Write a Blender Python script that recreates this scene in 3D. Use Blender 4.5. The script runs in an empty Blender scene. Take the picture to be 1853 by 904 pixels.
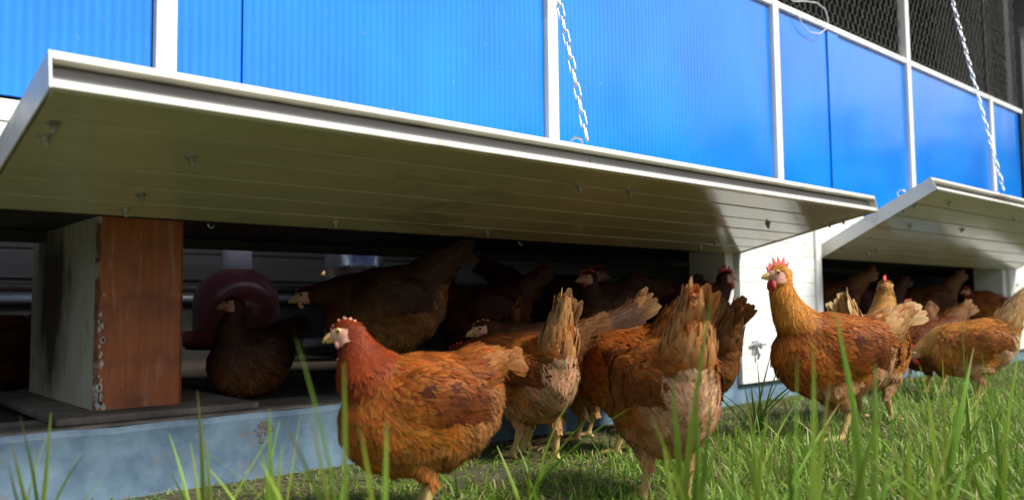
import bpy, math, random
import numpy as np
from mathutils import Vector, Matrix
from mathutils.bvhtree import BVHTree

rng = np.random.default_rng(7)
random.seed(7)
R = math.radians
S = bpy.context.scene
COL = S.collection

# ------------------------------------------------------------------ camera
cam_d = bpy.data.cameras.new('camera')
cam = bpy.data.objects.new('camera', cam_d)
COL.objects.link(cam)
YAW, PITCH, ROLL = 0.7282, 0.0682, -0.0111
fw = Vector((math.sin(YAW) * math.cos(PITCH), math.cos(YAW) * math.cos(PITCH), math.sin(PITCH)))
rt = Vector((math.cos(YAW), -math.sin(YAW), 0))
up = rt.cross(fw)
rt, up = math.cos(ROLL) * rt + math.sin(ROLL) * up, -math.sin(ROLL) * rt + math.cos(ROLL) * up
M = Matrix((rt, up, -fw)).transposed().to_4x4()
M.translation = Vector((0, -1.7, 0.36))
cam.matrix_world = M
cam_d.sensor_width = 36
cam_d.lens = 36 * 1492.3 / 1853
cam_d.clip_start = 0.02
cam_d.clip_end = 2000
cam_d.dof.use_dof = True
cam_d.dof.focus_distance = 1.95
cam_d.dof.aperture_fstop = 2.8
S.camera = cam

# ------------------------------------------------------------------ sky and sun
SUN_EL, SUN_AZ = 46, 163          # azimuth measured clockwise from +Y: in front of the coop, to the right of the camera
w = bpy.data.worlds.new('World')
S.world = w
w.use_nodes = True
nt = w.node_tree
nt.nodes.clear()
sky = nt.nodes.new('ShaderNodeTexSky')
sky.sky_type = 'NISHITA'
sky.sun_disc = False
sky.sun_elevation = R(SUN_EL)
sky.sun_rotation = R(SUN_AZ)
sky.air_density = 1.0
sky.dust_density = 0.6
tc = nt.nodes.new('ShaderNodeTexCoord')
mp = nt.nodes.new('ShaderNodeMapping')
mp.inputs['Scale'].default_value = (1.2, 1.2, 3.2)
mp.inputs['Location'].default_value = (2.87, -3.08, 3.02)
nz = nt.nodes.new('ShaderNodeTexNoise')
nz.inputs['Scale'].default_value = 1.6
nz.inputs['Detail'].default_value = 6
cr = nt.nodes.new('ShaderNodeValToRGB')
cr.color_ramp.elements[0].position = 0.42
cr.color_ramp.elements[1].position = 0.58
cr.color_ramp.elements[0].color = (0.12, 0.12, 0.12, 1)
cr.color_ramp.elements[1].color = (1, 1, 1, 1)
cm = nt.nodes.new('ShaderNodeMix')
cm.data_type = 'RGBA'
cm.inputs[7].default_value = (6.6, 6.6, 6.7, 1)      # cloud, in the sky texture's own units
bg = nt.nodes.new('ShaderNodeBackground')
bg.inputs['Strength'].default_value = 0.12
wo = nt.nodes.new('ShaderNodeOutputWorld')
nt.links.new(tc.outputs['Generated'], mp.inputs['Vector'])
nt.links.new(mp.outputs['Vector'], nz.inputs['Vector'])
nt.links.new(nz.outputs['Fac'], cr.inputs['Fac'])
nt.links.new(cr.outputs['Color'], cm.inputs[0])
nt.links.new(sky.outputs['Color'], cm.inputs[6])
nt.links.new(cm.outputs[2], bg.inputs['Color'])
nt.links.new(bg.outputs['Background'], wo.inputs['Surface'])

sd = bpy.data.lights.new('sun', 'SUN')
sd.energy = 3.9
sd.angle = R(14)
sd.color = (1.0, 0.95, 0.86)
sun = bpy.data.objects.new('sun', sd)
COL.objects.link(sun)
az, el = R(SUN_AZ), R(SUN_EL)
sv = Vector((math.sin(az) * math.cos(el), math.cos(az) * math.cos(el), math.sin(el)))
sun.rotation_euler = sv.to_track_quat('Z', 'Y').to_euler()
sun.location = sv * 30

S.view_settings.view_transform = 'Standard'
S.view_settings.look = 'None'
S.view_settings.gamma = 1
S.view_settings.use_curve_mapping = False
S.view_settings.exposure = 0.55
S.cycles.use_denoising = True
S.cycles.max_bounces = 10
S.cycles.diffuse_bounces = 5

# ------------------------------------------------------------------ materials
def nodes_of(name):
    m = bpy.data.materials.new(name)
    m.use_nodes = True
    t = m.node_tree
    return m, t, t.nodes['Principled BSDF']

def N(t, kind, **kw):
    n = t.nodes.new(kind)
    for k, v in kw.items():
        setattr(n, k, v)
    return n

def coords(t, scale=(1, 1, 1), kind='Object'):
    c = N(t, 'ShaderNodeTexCoord')
    m = N(t, 'ShaderNodeMapping')
    m.inputs['Scale'].default_value = scale
    t.links.new(c.outputs[kind], m.inputs['Vector'])
    return m.outputs['Vector']

def noise(t, vec, scale, detail=4, rough=0.55):
    n = N(t, 'ShaderNodeTexNoise')
    n.inputs['Scale'].default_value = scale
    n.inputs['Detail'].default_value = detail
    n.inputs['Roughness'].default_value = rough
    t.links.new(vec, n.inputs['Vector'])
    return n.outputs['Fac']

def ramp(t, fac, stops):
    r = N(t, 'ShaderNodeValToRGB')
    e = r.color_ramp.elements
    while len(e) < len(stops):
        e.new(0.5)
    for k, (p, c) in enumerate(stops):
        e[k].position = p
        e[k].color = (*c, 1) if len(c) == 3 else c
    t.links.new(fac, r.inputs['Fac'])
    return r.outputs['Color']

def mix(t, fac, a, b, blend='MIX'):
    m = N(t, 'ShaderNodeMix', data_type='RGBA', blend_type=blend)
    for sock, v in ((0, fac), (6, a), (7, b)):
        if isinstance(v, (int, float)):
            m.inputs[sock].default_value = v
        elif isinstance(v, tuple):
            m.inputs[sock].default_value = (*v, 1)
        else:
            t.links.new(v, m.inputs[sock])
    return m.outputs[2]

def bump(t, b, height, strength, dist=0.002):
    n = N(t, 'ShaderNodeBump')
    n.inputs['Strength'].default_value = strength
    n.inputs['Distance'].default_value = dist
    t.links.new(height, n.inputs['Height'])
    t.links.new(n.outputs['Normal'], b.inputs['Normal'])

def plain(name, c, rough=0.5, metal=0.0, vary=0.15, scale=8, stretch=(1, 1, 1), bmp=0.1, dirt=None, dirt_amt=0.62):
    m, t, b = nodes_of(name)
    v = coords(t, stretch)
    f = noise(t, v, scale)
    lo = tuple(x * (1 - vary) for x in c)
    hi = tuple(min(1, x * (1 + vary)) for x in c)
    col = ramp(t, f, [(0.3, lo), (0.7, hi)])
    if dirt:
        d = noise(t, coords(t, stretch), scale * 0.37, 8, 0.7)
        dm = ramp(t, d, [(dirt_amt - 0.07, (0, 0, 0)), (dirt_amt + 0.08, (1, 1, 1))])
        col = mix(t, dm, col, dirt)
    t.links.new(col, b.inputs['Base Color'])
    rr = ramp(t, noise(t, v, scale * 2.3), [(0.3, (rough * 0.75,) * 3), (0.7, (min(1, rough * 1.25),) * 3)])
    t.links.new(rr, b.inputs['Roughness'])
    b.inputs['Metallic'].default_value = metal
    if bmp:
        bump(t, b, noise(t, v, scale * 9, 3), bmp)
    return m

def blue_sheet():
    m, t, b = nodes_of('blue_polycarbonate')
    v = coords(t)
    wv = N(t, 'ShaderNodeTexWave', wave_type='BANDS', bands_direction='X', wave_profile='SIN')
    wv.inputs['Scale'].default_value = 1 / 0.019 / 3.183
    wv.inputs['Distortion'].default_value = 0
    t.links.new(v, wv.inputs['Vector'])
    ribs = wv.outputs['Fac']
    n1 = noise(t, coords(t, (1.2, 1, 0.8)), 2.2, 3)
    base = ramp(t, n1, [(0.3, (0.0, 0.18, 0.80)), (0.7, (0.0, 0.27, 0.95))])
    col = mix(t, ramp(t, ribs, [(0.15, (0, 0, 0)), (0.95, (0.20, 0.20, 0.20))]), base, (0.03, 0.42, 1.0))
    sm = noise(t, coords(t, (6, 1, 2)), 3.0, 6, 0.65)
    col = mix(t, ramp(t, sm, [(0.66, (0, 0, 0)), (0.80, (0.30, 0.30, 0.30))]), col, (0.35, 0.55, 0.95))
    sp_ = noise(t, coords(t, (1, 1, 0.8)), 55, 3, 0.6)
    col = mix(t, ramp(t, sp_, [(0.70, (0, 0, 0)), (0.76, (0.35, 0.35, 0.35))]), col, (0.30, 0.34, 0.40))
    t.links.new(col, b.inputs['Base Color'])
    b.inputs['IOR'].default_value = 1.55
    b.inputs['Coat Weight'].default_value = 0.75
    b.inputs['Coat Roughness'].default_value = 0.10
    rr = ramp(t, noise(t, v, 5), [(0.3, (0.13,) * 3), (0.75, (0.24,) * 3)])
    t.links.new(rr, b.inputs['Roughness'])
    bump(t, b, ribs, 0.35, 0.0015)
    tr = N(t, 'ShaderNodeBsdfTranslucent')
    tr.inputs['Color'].default_value = (0.03, 0.30, 0.95, 1)
    ms = N(t, 'ShaderNodeMixShader')
    ms.inputs[0].default_value = 0.15
    t.links.new(b.outputs[0], ms.inputs[1])
    t.links.new(tr.outputs[0], ms.inputs[2])
    t.links.new(ms.outputs[0], t.nodes['Material Output'].inputs['Surface'])
    return m

def worn_paint():
    # orange paint rubbed down to pale primer along the grain; the end grain side is bare grey wood with soot
    m, t, b = nodes_of('worn_orange_paint')
    g = noise(t, coords(t, (38, 38, 3.0)), 3, 6, 0.6)
    col = ramp(t, g, [(0.25, (0.34, 0.085, 0.026)), (0.75, (0.50, 0.145, 0.046))])
    rub = noise(t, coords(t, (30, 30, 2.2)), 2.2, 7, 0.7)
    col = mix(t, ramp(t, rub, [(0.56, (0, 0, 0)), (0.70, (0.6, 0.6, 0.6))]), col, (0.52, 0.36, 0.28))
    st = noise(t, coords(t, (3, 3, 5)), 2.5, 5)
    col = mix(t, ramp(t, st, [(0.50, (0, 0, 0)), (0.68, (0.7, 0.7, 0.7))]), col, (0.13, 0.045, 0.03))
    t.links.new(col, b.inputs['Base Color'])
    b.inputs['Roughness'].default_value = 0.55
    bump(t, b, g, 0.25, 0.002)
    return m

def bare_wood():
    m, t, b = nodes_of('weathered_white_wood')
    g = noise(t, coords(t, (40, 40, 2.0)), 3, 6, 0.65)
    col = ramp(t, g, [(0.28, (0.34, 0.34, 0.27)), (0.72, (0.62, 0.62, 0.52))])
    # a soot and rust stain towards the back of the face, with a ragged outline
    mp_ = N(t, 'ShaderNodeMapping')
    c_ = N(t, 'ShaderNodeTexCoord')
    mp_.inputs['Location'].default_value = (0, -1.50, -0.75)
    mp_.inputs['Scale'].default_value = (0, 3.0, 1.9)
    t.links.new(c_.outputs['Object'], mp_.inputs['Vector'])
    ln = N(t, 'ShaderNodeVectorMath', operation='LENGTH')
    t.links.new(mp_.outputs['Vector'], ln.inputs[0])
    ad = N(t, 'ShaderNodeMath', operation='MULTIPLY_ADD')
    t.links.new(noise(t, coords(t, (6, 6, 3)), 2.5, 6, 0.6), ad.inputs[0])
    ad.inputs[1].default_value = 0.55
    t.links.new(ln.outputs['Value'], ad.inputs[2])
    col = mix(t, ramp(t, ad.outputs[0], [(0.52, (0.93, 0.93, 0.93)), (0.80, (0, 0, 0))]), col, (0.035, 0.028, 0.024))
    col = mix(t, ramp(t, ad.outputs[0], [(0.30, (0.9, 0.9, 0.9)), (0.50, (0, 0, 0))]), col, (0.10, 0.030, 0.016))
    s1 = noise(t, coords(t, (9, 9, 3.0)), 2.0, 7, 0.7)
    col = mix(t, ramp(t, s1, [(0.56, (0, 0, 0)), (0.68, (0.75, 0.75, 0.75))]), col, (0.09, 0.075, 0.06))
    t.links.new(col, b.inputs['Base Color'])
    b.inputs['Roughness'].default_value = 0.75
    bump(t, b, g, 0.4, 0.002)
    return m

def sill_paint():
    m, t, b = nodes_of('chalky_blue_sill_paint')
    f = noise(t, coords(t), 9, 7, 0.65)
    col = ramp(t, f, [(0.36, (0.075, 0.135, 0.21)), (0.64, (0.19, 0.29, 0.39))])
    d = noise(t, coords(t, (1, 1, 1.6)), 11, 8, 0.78)
    col = mix(t, ramp(t, d, [(0.56, (0, 0, 0)), (0.66, (0.85, 0.85, 0.85))]), col, (0.20, 0.18, 0.15))
    c2 = noise(t, coords(t, (1, 1, 0.7)), 30, 5, 0.7)
    col = mix(t, ramp(t, c2, [(0.64, (0, 0, 0)), (0.72, (0.5, 0.5, 0.5))]), col, (0.42, 0.48, 0.52))
    t.links.new(col, b.inputs['Base Color'])
    b.inputs['Roughness'].default_value = 0.6
    bump(t, b, d, 0.3, 0.003)
    return m

def vcol(name, rough=0.6, spec=0.3, trans=0.0, sheen=0.0, barbs=False):
    m, t, b = nodes_of(name)
    a = N(t, 'ShaderNodeAttribute', attribute_name='Col')
    col = a.outputs['Color']
    if barbs:
        uv = N(t, 'ShaderNodeAttribute', attribute_name='barb')
        sx = N(t, 'ShaderNodeSeparateXYZ')
        t.links.new(uv.outputs['Vector'], sx.inputs[0])
        ma = N(t, 'ShaderNodeMath', operation='ABSOLUTE')
        t.links.new(sx.outputs[0], ma.inputs[0])
        mm = N(t, 'ShaderNodeMath', operation='MULTIPLY_ADD')
        t.links.new(ma.outputs[0], mm.inputs[0])
        mm.inputs[1].default_value = -0.35
        t.links.new(sx.outputs[1], mm.inputs[2])
        nn = N(t, 'ShaderNodeTexNoise', noise_dimensions='1D')
        nn.inputs['Scale'].default_value = 18
        nn.inputs['Detail'].default_value = 2
        t.links.new(mm.outputs[0], nn.inputs['W'])
        col = mix(t, 1.0, col, ramp(t, nn.outputs['Fac'], [(0.3, (0.68, 0.66, 0.64)), (0.7, (1.22, 1.22, 1.22))]), 'MULTIPLY')
    t.links.new(col, b.inputs['Base Color'])
    b.inputs['Roughness'].default_value = rough
    b.inputs['Specular IOR Level'].default_value = spec
    if sheen:
        b.inputs['Sheen Weight'].default_value = sheen
    if trans:
        tr = N(t, 'ShaderNodeBsdfTranslucent')
        t.links.new(col, tr.inputs['Color'])
        ms = N(t, 'ShaderNodeMixShader')
        ms.inputs[0].default_value = trans
        t.links.new(b.outputs[0], ms.inputs[1])
        t.links.new(tr.outputs[0], ms.inputs[2])
        t.links.new(ms.outputs[0], t.nodes['Material Output'].inputs['Surface'])
    return m

MT = {
    'blue': blue_sheet(),
    'blue_edge': plain('shaded_blue_sheet_edge', (0.006, 0.035, 0.36), 0.3, bmp=0),
    'white': plain('white_painted_steel', (0.80, 0.80, 0.78), 0.38, vary=0.05, scale=6, bmp=0.03, dirt=(0.42, 0.38, 0.30), dirt_amt=0.64),
    'cream': plain('cream_coated_board', (0.50, 0.46, 0.33), 0.13, vary=0.10, scale=4, stretch=(0.8, 2.2, 2.2), bmp=0.04, dirt=(0.17, 0.13, 0.08), dirt_amt=0.67),
    'rim': plain('cream_white_rim', (0.70, 0.68, 0.61), 0.36, vary=0.08, scale=9, bmp=0.05, dirt=(0.36, 0.32, 0.24), dirt_amt=0.60),
    'core': plain('grey_channel_metal', (0.30, 0.29, 0.29), 0.5, vary=0.18, scale=7, stretch=(0.5, 4, 4), bmp=0.08, dirt=(0.13, 0.11, 0.10), dirt_amt=0.64),
    'galv': plain('galvanised_steel', (0.66, 0.69, 0.73), 0.30, metal=0.75, vary=0.15, scale=20, bmp=0.03),
    'bolt': plain('dull_zinc', (0.42, 0.41, 0.37), 0.42, metal=0.8, vary=0.3, scale=60),
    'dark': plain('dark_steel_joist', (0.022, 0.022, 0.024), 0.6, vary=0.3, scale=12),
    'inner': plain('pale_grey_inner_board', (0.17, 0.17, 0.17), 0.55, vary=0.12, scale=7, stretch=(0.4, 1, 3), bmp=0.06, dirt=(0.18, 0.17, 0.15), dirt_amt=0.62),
    'black': plain('black_shade_sheet', (0.006, 0.006, 0.006), 0.9, vary=0.2, scale=12),
    'rafter': plain('old_roof_timber', (0.06, 0.048, 0.036), 0.8, vary=0.3, scale=10, stretch=(8, 1, 8)),
    'tin': plain('roof_tin', (0.06, 0.06, 0.065), 0.5, vary=0.15, scale=6),
    'pipe': plain('blue_grey_water_pipe', (0.13, 0.17, 0.23), 0.3, vary=0.1, scale=12),
    'wire': plain('hexagon_wire', (0.20, 0.19, 0.17), 0.5, metal=0.3, vary=0.2, scale=30, bmp=0),
    'litter': plain('brown_litter', (0.036, 0.026, 0.018), 0.95, vary=0.5, scale=30, bmp=0.8),
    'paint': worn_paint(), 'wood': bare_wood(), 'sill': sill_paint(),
    'flake': plain('chipped_primer', (0.58, 0.53, 0.45), 0.8, vary=0.3, scale=70, bmp=0.4),
    'arris': plain('rubbed_arris', (0.16, 0.065, 0.035), 0.8, vary=0.4, scale=40, bmp=0.4, dirt=(0.55, 0.50, 0.42), dirt_amt=0.54),
    'slab': plain('dirty_grey_slab', (0.15, 0.135, 0.115), 0.85, vary=0.3, scale=16, bmp=0.5, dirt=(0.07, 0.06, 0.05), dirt_amt=0.55),
    'maroon': plain('dull_red_plastic', (0.25, 0.070, 0.085), 0.22, vary=0.12, scale=8, bmp=0.02),
    'trough': plain('red_trough_plastic', (0.42, 0.075, 0.075), 0.25, vary=0.15, scale=9, bmp=0.02),
    'cap': plain('cloudy_white_plastic', (0.62, 0.60, 0.66), 0.35, vary=0.08, scale=14, bmp=0.02),
    'feather': vcol('hen_feathers', 0.6, 0.18, trans=0.10, barbs=True),
    'skin': vcol('hen_skin', 0.6, 0.3),
    'comb': plain('red_comb_skin', (0.58, 0.045, 0.040), 0.42, vary=0.25, scale=180, bmp=0.5),
    'pink': plain('pale_pink_comb_skin', (0.62, 0.28, 0.19), 0.45, vary=0.2, scale=180, bmp=0.5),
    'beak': plain('horn_beak', (0.58, 0.38, 0.13), 0.35, vary=0.2, scale=90, bmp=0.05),
    'eye': plain('orange_iris', (0.66, 0.40, 0.14), 0.12, vary=0.2, scale=200, bmp=0),
    'pupil': plain('black_pupil', (0.004, 0.004, 0.004), 0.06, vary=0, bmp=0),
    'grass': vcol('grass_blades', 0.45, 0.35, trans=0.35),
    'leafmass': vcol('far_leaves', 0.7, 0.2, trans=0.2),
}

# ------------------------------------------------------------------ mesh helpers
class MB:
    def __init__(self):
        self.v, self.f = [], []
    def add(self, vs, fs):
        o = len(self.v)
        self.v += [tuple(p) for p in vs]
        self.f += [tuple(i + o for i in f) for f in fs]
        return self
    def box(self, x0, x1, y0, y1, z0, z1, bev=0.0):
        if bev <= 0:
            vs = [(x, y, z) for x in (x0, x1) for y in (y0, y1) for z in (z0, z1)]
            fs = [(0, 1, 3, 2), (4, 6, 7, 5), (0, 4, 5, 1), (2, 3, 7, 6), (0, 2, 6, 4), (1, 5, 7, 3)]
            return self.add(vs, fs)
        bm = __import__('bmesh').new()
        import bmesh
        bmesh.ops.create_cube(bm, size=1)
        for q in bm.verts:
            q.co = Vector(((x0 + x1) / 2 + q.co.x * (x1 - x0), (y0 + y1) / 2 + q.co.y * (y1 - y0), (z0 + z1) / 2 + q.co.z * (z1 - z0)))
        bmesh.ops.bevel(bm, geom=list(bm.edges), offset=bev, segments=2, profile=0.5, affect='EDGES')
        bm.verts.index_update()
        self.add([q.co for q in bm.verts], [[q.index for q in f.verts] for f in bm.faces])
        bm.free()
        return self
    def tube(self, pts, rad, n=10, closed=False, cap=True):
        pts = [Vector(p) for p in pts]
        k = len(pts)
        rads = rad if hasattr(rad, '__len__') else [rad] * k
        vs, fs = [], []
        ref = None
        for i, p in enumerate(pts):
            if closed:
                t = pts[(i + 1) % k] - pts[i - 1]
            else:
                t = pts[min(i + 1, k - 1)] - pts[max(i - 1, 0)]
            t.normalize()
            if ref is None:
                ref = t.orthogonal().normalized()
            a = (ref - t * ref.dot(t)).normalized()
            ref = a
            b = t.cross(a)
            for j in range(n):
                an = 2 * math.pi * j / n
                vs.append(p + (a * math.cos(an) + b * math.sin(an)) * rads[i])
        for i in range(k if closed else k - 1):
            for j in range(n):
                i2 = (i + 1) % k
                fs.append((i * n + j, i * n + (j + 1) % n, i2 * n + (j + 1) % n, i2 * n + j))
        if cap and not closed:
            fs.append(tuple(range(n))[::-1])
            fs.append(tuple(range((k - 1) * n, k * n)))
        return self.add(vs, fs)
    def lathe(self, prof, c=(0, 0, 0), n=40):
        vs, fs = [], []
        for (r, z) in prof:
            for j in range(n):
                a = 2 * math.pi * j / n
                vs.append((c[0] + r * math.cos(a), c[1] + r * math.sin(a), c[2] + z))
        for i in range(len(prof) - 1):
            for j in range(n):
                fs.append((i * n + j, i * n + (j + 1) % n, (i + 1) * n + (j + 1) % n, (i + 1) * n + j))
        return self.add(vs, fs)
    def build(self, name, mat, parent=None, smooth=False, loc=None):
        me = bpy.data.meshes.new(name)
        me.from_pydata(self.v, [], self.f)
        me.materials.append(MT[mat] if isinstance(mat, str) else mat)
        if smooth:
            me.shade_smooth()
        o = bpy.data.objects.new(name, me)
        COL.objects.link(o)
        if parent:
            o.parent = parent
        if loc is not None:
            o.location = loc
        return o

def tag(o, label=None, cat=None, group=None, kind=None):
    for k, v in (('label', label), ('category', cat), ('group', group), ('kind', kind)):
        if v:
            o[k] = v
    return o

def empty(name, loc=(0, 0, 0), rz=0.0, sc=1.0):
    o = bpy.data.objects.new(name, None)
    o.empty_display_size = 0.1
    o.location = loc
    o.rotation_euler = (0, 0, rz)
    o.scale = (sc,) * 3
    COL.objects.link(o)
    return o

def inst(o, loc=None, parent=None, rot=None):
    c = o.copy()
    COL.objects.link(c)
    if parent:
        c.parent = parent
    if loc is not None:
        c.location = loc
    if rot is not None:
        c.rotation_euler = rot
    return c

def mesh_np(name, V, loops, counts, mat, parent=None, col=None, barb=None, smooth=True, normals=None):
    """V (n,3); loops flat vertex indices; counts corner count per face; col per vertex rgb"""
    me = bpy.data.meshes.new(name)
    me.vertices.add(len(V))
    me.vertices.foreach_set('co', np.ascontiguousarray(V, dtype=np.float32).ravel())
    me.loops.add(len(loops))
    me.loops.foreach_set('vertex_index', np.ascontiguousarray(loops, dtype=np.int32))
    me.polygons.add(len(counts))
    st = np.concatenate([[0], np.cumsum(counts)[:-1]]).astype(np.int32)
    me.polygons.foreach_set('loop_start', st)
    me.update(calc_edges=True)
    if col is not None:
        a = me.color_attributes.new('Col', 'FLOAT_COLOR', 'POINT')
        a.data.foreach_set('color', np.concatenate([col, np.ones((len(col), 1))], 1).astype(np.float32).ravel())
    if barb is not None:
        a = me.attributes.new('barb', 'FLOAT_VECTOR', 'POINT')
        a.data.foreach_set('vector', np.ascontiguousarray(barb, dtype=np.float32).ravel())
    me.materials.append(MT[mat] if isinstance(mat, str) else mat)
    if smooth:
        me.shade_smooth()
    if normals is not None:
        vn = np.empty(len(V) * 3, np.float32)
        me.vertex_normals.foreach_get('vector', vn)
        nv_ = normals * 0.87 + vn.reshape(-1, 3) * 0.13
        nv_ /= np.linalg.norm(nv_, axis=1)[:, None] + 1e-9
        me.normals_split_custom_set_from_vertices(nv_.astype(np.float32))
    o = bpy.data.objects.new(name, me)
    COL.objects.link(o)
    if parent:
        o.parent = parent
    return o

# ------------------------------------------------------------------ ground
def ground():
    m, t, b = nodes_of('soil_and_thatch')
    f = noise(t, coords(t), 14, 8, 0.7)
    col = ramp(t, f, [(0.3, (0.034, 0.030, 0.014)), (0.5, (0.062, 0.056, 0.026)), (0.7, (0.12, 0.095, 0.050))])
    t.links.new(col, b.inputs['Base Color'])
    b.inputs['Roughness'].default_value = 0.95
    bump(t, b, noise(t, coords(t), 60, 4), 0.8, 0.01)
    far, t2, b2 = nodes_of('meadow')
    f2 = noise(t2, coords(t2), 0.8, 8, 0.7)
    t2.links.new(ramp(t2, f2, [(0.3, (0.045, 0.085, 0.016)), (0.7, (0.085, 0.14, 0.030))]), b2.inputs['Base Color'])
    b2.inputs['Roughness'].default_value = 0.9
    xs = [-600, -60, -6, -1.5] + [-1.5 + 0.1 * k for k in range(1, 116)] + [16, 70, 600]
    ys = [-600, -60, -12, -3.5] + [-3.5 + 0.1 * k for k in range(1, 36)] + [6, 60, 600]
    V, Fc = [], []
    r2 = np.random.default_rng(3)
    for y in ys:
        for x in xs:
            inside = -1.4 < x < 9.9 and -3.4 < y < -0.05
            V.append((x, y, (r2.normal() * 0.006 if inside else 0.0)))
    nx = len(xs)
    mi = []
    for j in range(len(ys) - 1):
        for i in range(nx - 1):
            Fc.append((j * nx + i, j * nx + i + 1, (j + 1) * nx + i + 1, (j + 1) * nx + i))
            mi.append(0 if (-6 <= xs[i] < 16 and -12 <= ys[j] < 6) else 1)
    me = bpy.data.meshes.new('ground')
    me.from_pydata(V, [], Fc)
    me.materials.append(m)
    me.materials.append(far)
    me.polygons.foreach_set('material_index', mi)
    me.shade_smooth()
    o = bpy.data.objects.new('ground', me)
    COL.objects.link(o)
    tag(o, kind='structure')
ground()

# ------------------------------------------------------------------ the coop
coop = tag(empty('chicken_coop', (2.5, 0, 0)), 'long chicken coop with blue ribbed panels, white posts and lifted hatches', 'coop')
OFF = Vector((-2.5, 0, 0))
def part(mb, name, mat, parent=None, smooth=False):
    """geometry given in world coordinates; child of the coop or of one of its parts"""
    o = mb.build(name, mat, parent or coop, smooth)
    if parent is None or parent is coop:
        o.location = OFF
    return o

X0, X1 = -1.9, 6.3
ZH, ZTOP = 0.543, 1.566
OPEN = [(0.257 - 0.02, 2.60), (3.20, 5.437)]
POSTS = [-0.56, 0.573, 1.677, 2.925, 4.168, 5.305]

# sill beam with a worn blue face
def sill():
    mb = MB()
    n = 90
    xs = np.linspace(X0, X1, n)
    V, Fc = [], []
    r2 = np.random.default_rng(5)
    for x in xs:
        e = r2.normal() * 0.0016
        V += [(x, 0.0, -0.05), (x, 0.0, 0.128 + e), (x, 0.007, 0.139 + e), (x, 0.19, 0.139), (x, 0.19, -0.05)]
    for i in range(n - 1):
        for j in range(4):
            Fc.append((i * 5 + j, i * 5 + 5 + j, i * 5 + 6 + j, i * 5 + 1 + j))
    Fc.append((0, 1, 2, 3, 4))
    Fc.append(tuple((n - 1) * 5 + k for k in (4, 3, 2, 1, 0)))
    mb.add(V, Fc)
    return part(mb, 'sill_beam', 'sill')
sill()
# dusty top of the sill
mb = MB(); mb.box(X0, X1, 0.012, 0.20, 0.1385, 0.1425); part(mb, 'sill_capping', 'slab')
mb = MB(); mb.box(0.40, 0.80, 0.035, 0.74, 0.143, 0.158, 0.004); part(mb, 'footing_slab', 'slab')
# broken spot on the sill edge
def chip():
    mb = MB()
    r2 = random.Random(4)
    for k in range(26):
        x = 0.795 + r2.gauss(0, 0.010); z = 0.118 - abs(r2.gauss(0, 0.018)); s = r2.uniform(0.002, 0.006)
        mb.box(x - s * 0.8, x + s, -0.0012 - s * 0.15, 0.002, z - s * 1.4, z + s * 0.7, s * 0.3)
    part(mb, 'sill_scar', 'slab')
chip()

# worn support post: front painted orange, side bare wood, chipped arris between them
def support_post():
    x0, x1, y0, y1, z0, z1 = 0.489, 0.668, 0.133, 0.70, 0.158, 0.56
    me = bpy.data.meshes.new('support_post')
    b = 0.008
    prof = [(x0, y0 + b), (x0 + b, y0), (x1 - b, y0), (x1, y0 + b), (x1, y1), (x0, y1)]
    nz_ = 30
    r2 = np.random.default_rng(2)
    V, Fc, mi = [], [], []
    for k in range(nz_ + 1):
        z = z0 + (z1 - z0) * k / nz_
        j = r2.normal(0, 0.0016, 12)
        for q, (x, y) in enumerate(prof):
            wob = j[q] if q == 1 else 0
            V.append((x + wob, y + (j[q + 6] if q == 0 else 0), z))
    m_of = [2, 0, 0, 0, 1, 1]
    for k in range(nz_):
        for q in range(6):
            a, c = k * 6 + q, k * 6 + (q + 1) % 6
            Fc.append((a, c, c + 6, a + 6)); mi.append(m_of[q])
    Fc.append(tuple(range(6))[::-1]); mi.append(1)
    Fc.append(tuple(nz_ * 6 + q for q in range(6))); mi.append(1)
    me.from_pydata(V, [], Fc)
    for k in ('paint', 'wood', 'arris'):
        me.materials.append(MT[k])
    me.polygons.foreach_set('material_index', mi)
    o = bpy.data.objects.new('support_post', me)
    COL.objects.link(o)
    o.parent = coop
    o.location = OFF
    o['label'] = 'square post with worn orange paint in front and bare grey wood on its side'
    # flakes of pale primer along the arris
    r3 = random.Random(9)
    for k in range(26):
        z = r3.uniform(z0 + 0.005, z1 - 0.16) if k < 20 else r3.uniform(z0, z0 + 0.05)
        s = r3.uniform(0.002, 0.007)
        fl = MB()
        n = 6
        c = (x0 + b + abs(r3.gauss(0, 0.004)), y0 - 0.001, z)
        vs = [(c[0] + math.cos(a) * s * r3.uniform(0.5, 1.1), c[1], c[2] + math.sin(a) * s * r3.uniform(0.8, 2.2)) for a in [2 * math.pi * i / n for i in range(n)]]
        vs2 = [(p[0], p[1] + 0.004, p[2]) for p in vs]
        fl.add(vs + vs2, [tuple(range(n))] + [(i, i + n, (i + 1) % n + n, (i + 1) % n) for i in range(n)])
        fl.build('paint_flake', 'flake', o)
support_post()

# white wall pieces between the hatches
def wall_piece(x0, x1):
    mb = MB()
    mb.box(x0, x1, -0.006, 0.05, 0.146, 0.70)
    mb.box(x0, x1, -0.006, -0.002, 0.07, 0.1455)
    p = part(mb, 'wall_panel', 'white')
    z = 0.072
    while z < 0.69:
        b = MB(); b.box(x0 + 0.001, x1 - 0.045, -0.020, -0.007, z, min(z + 0.0517, 0.70), 0.0014)
        b.build('board', 'white', p)
        z += 0.0525
    b = MB(); b.box(x1 - 0.043, x1, -0.030, -0.0065, 0.068, 0.70, 0.002); b.build('edge_trim', 'white', p)
    b = MB(); b.box(x0 - 0.055, x0 - 0.002, 0.002, 0.16, 0.146, 0.60, 0.002); b.build('jamb', 'white', p)
wall_piece(2.60, 3.185)
wall_piece(5.437, 6.28)
wall_piece(-1.85, -0.95)
mb = MB(); mb.box(X0, X1, 0.004, 0.05, 0.705, 0.745, 0.003); part(mb, 'lower_rail', 'white')
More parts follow.
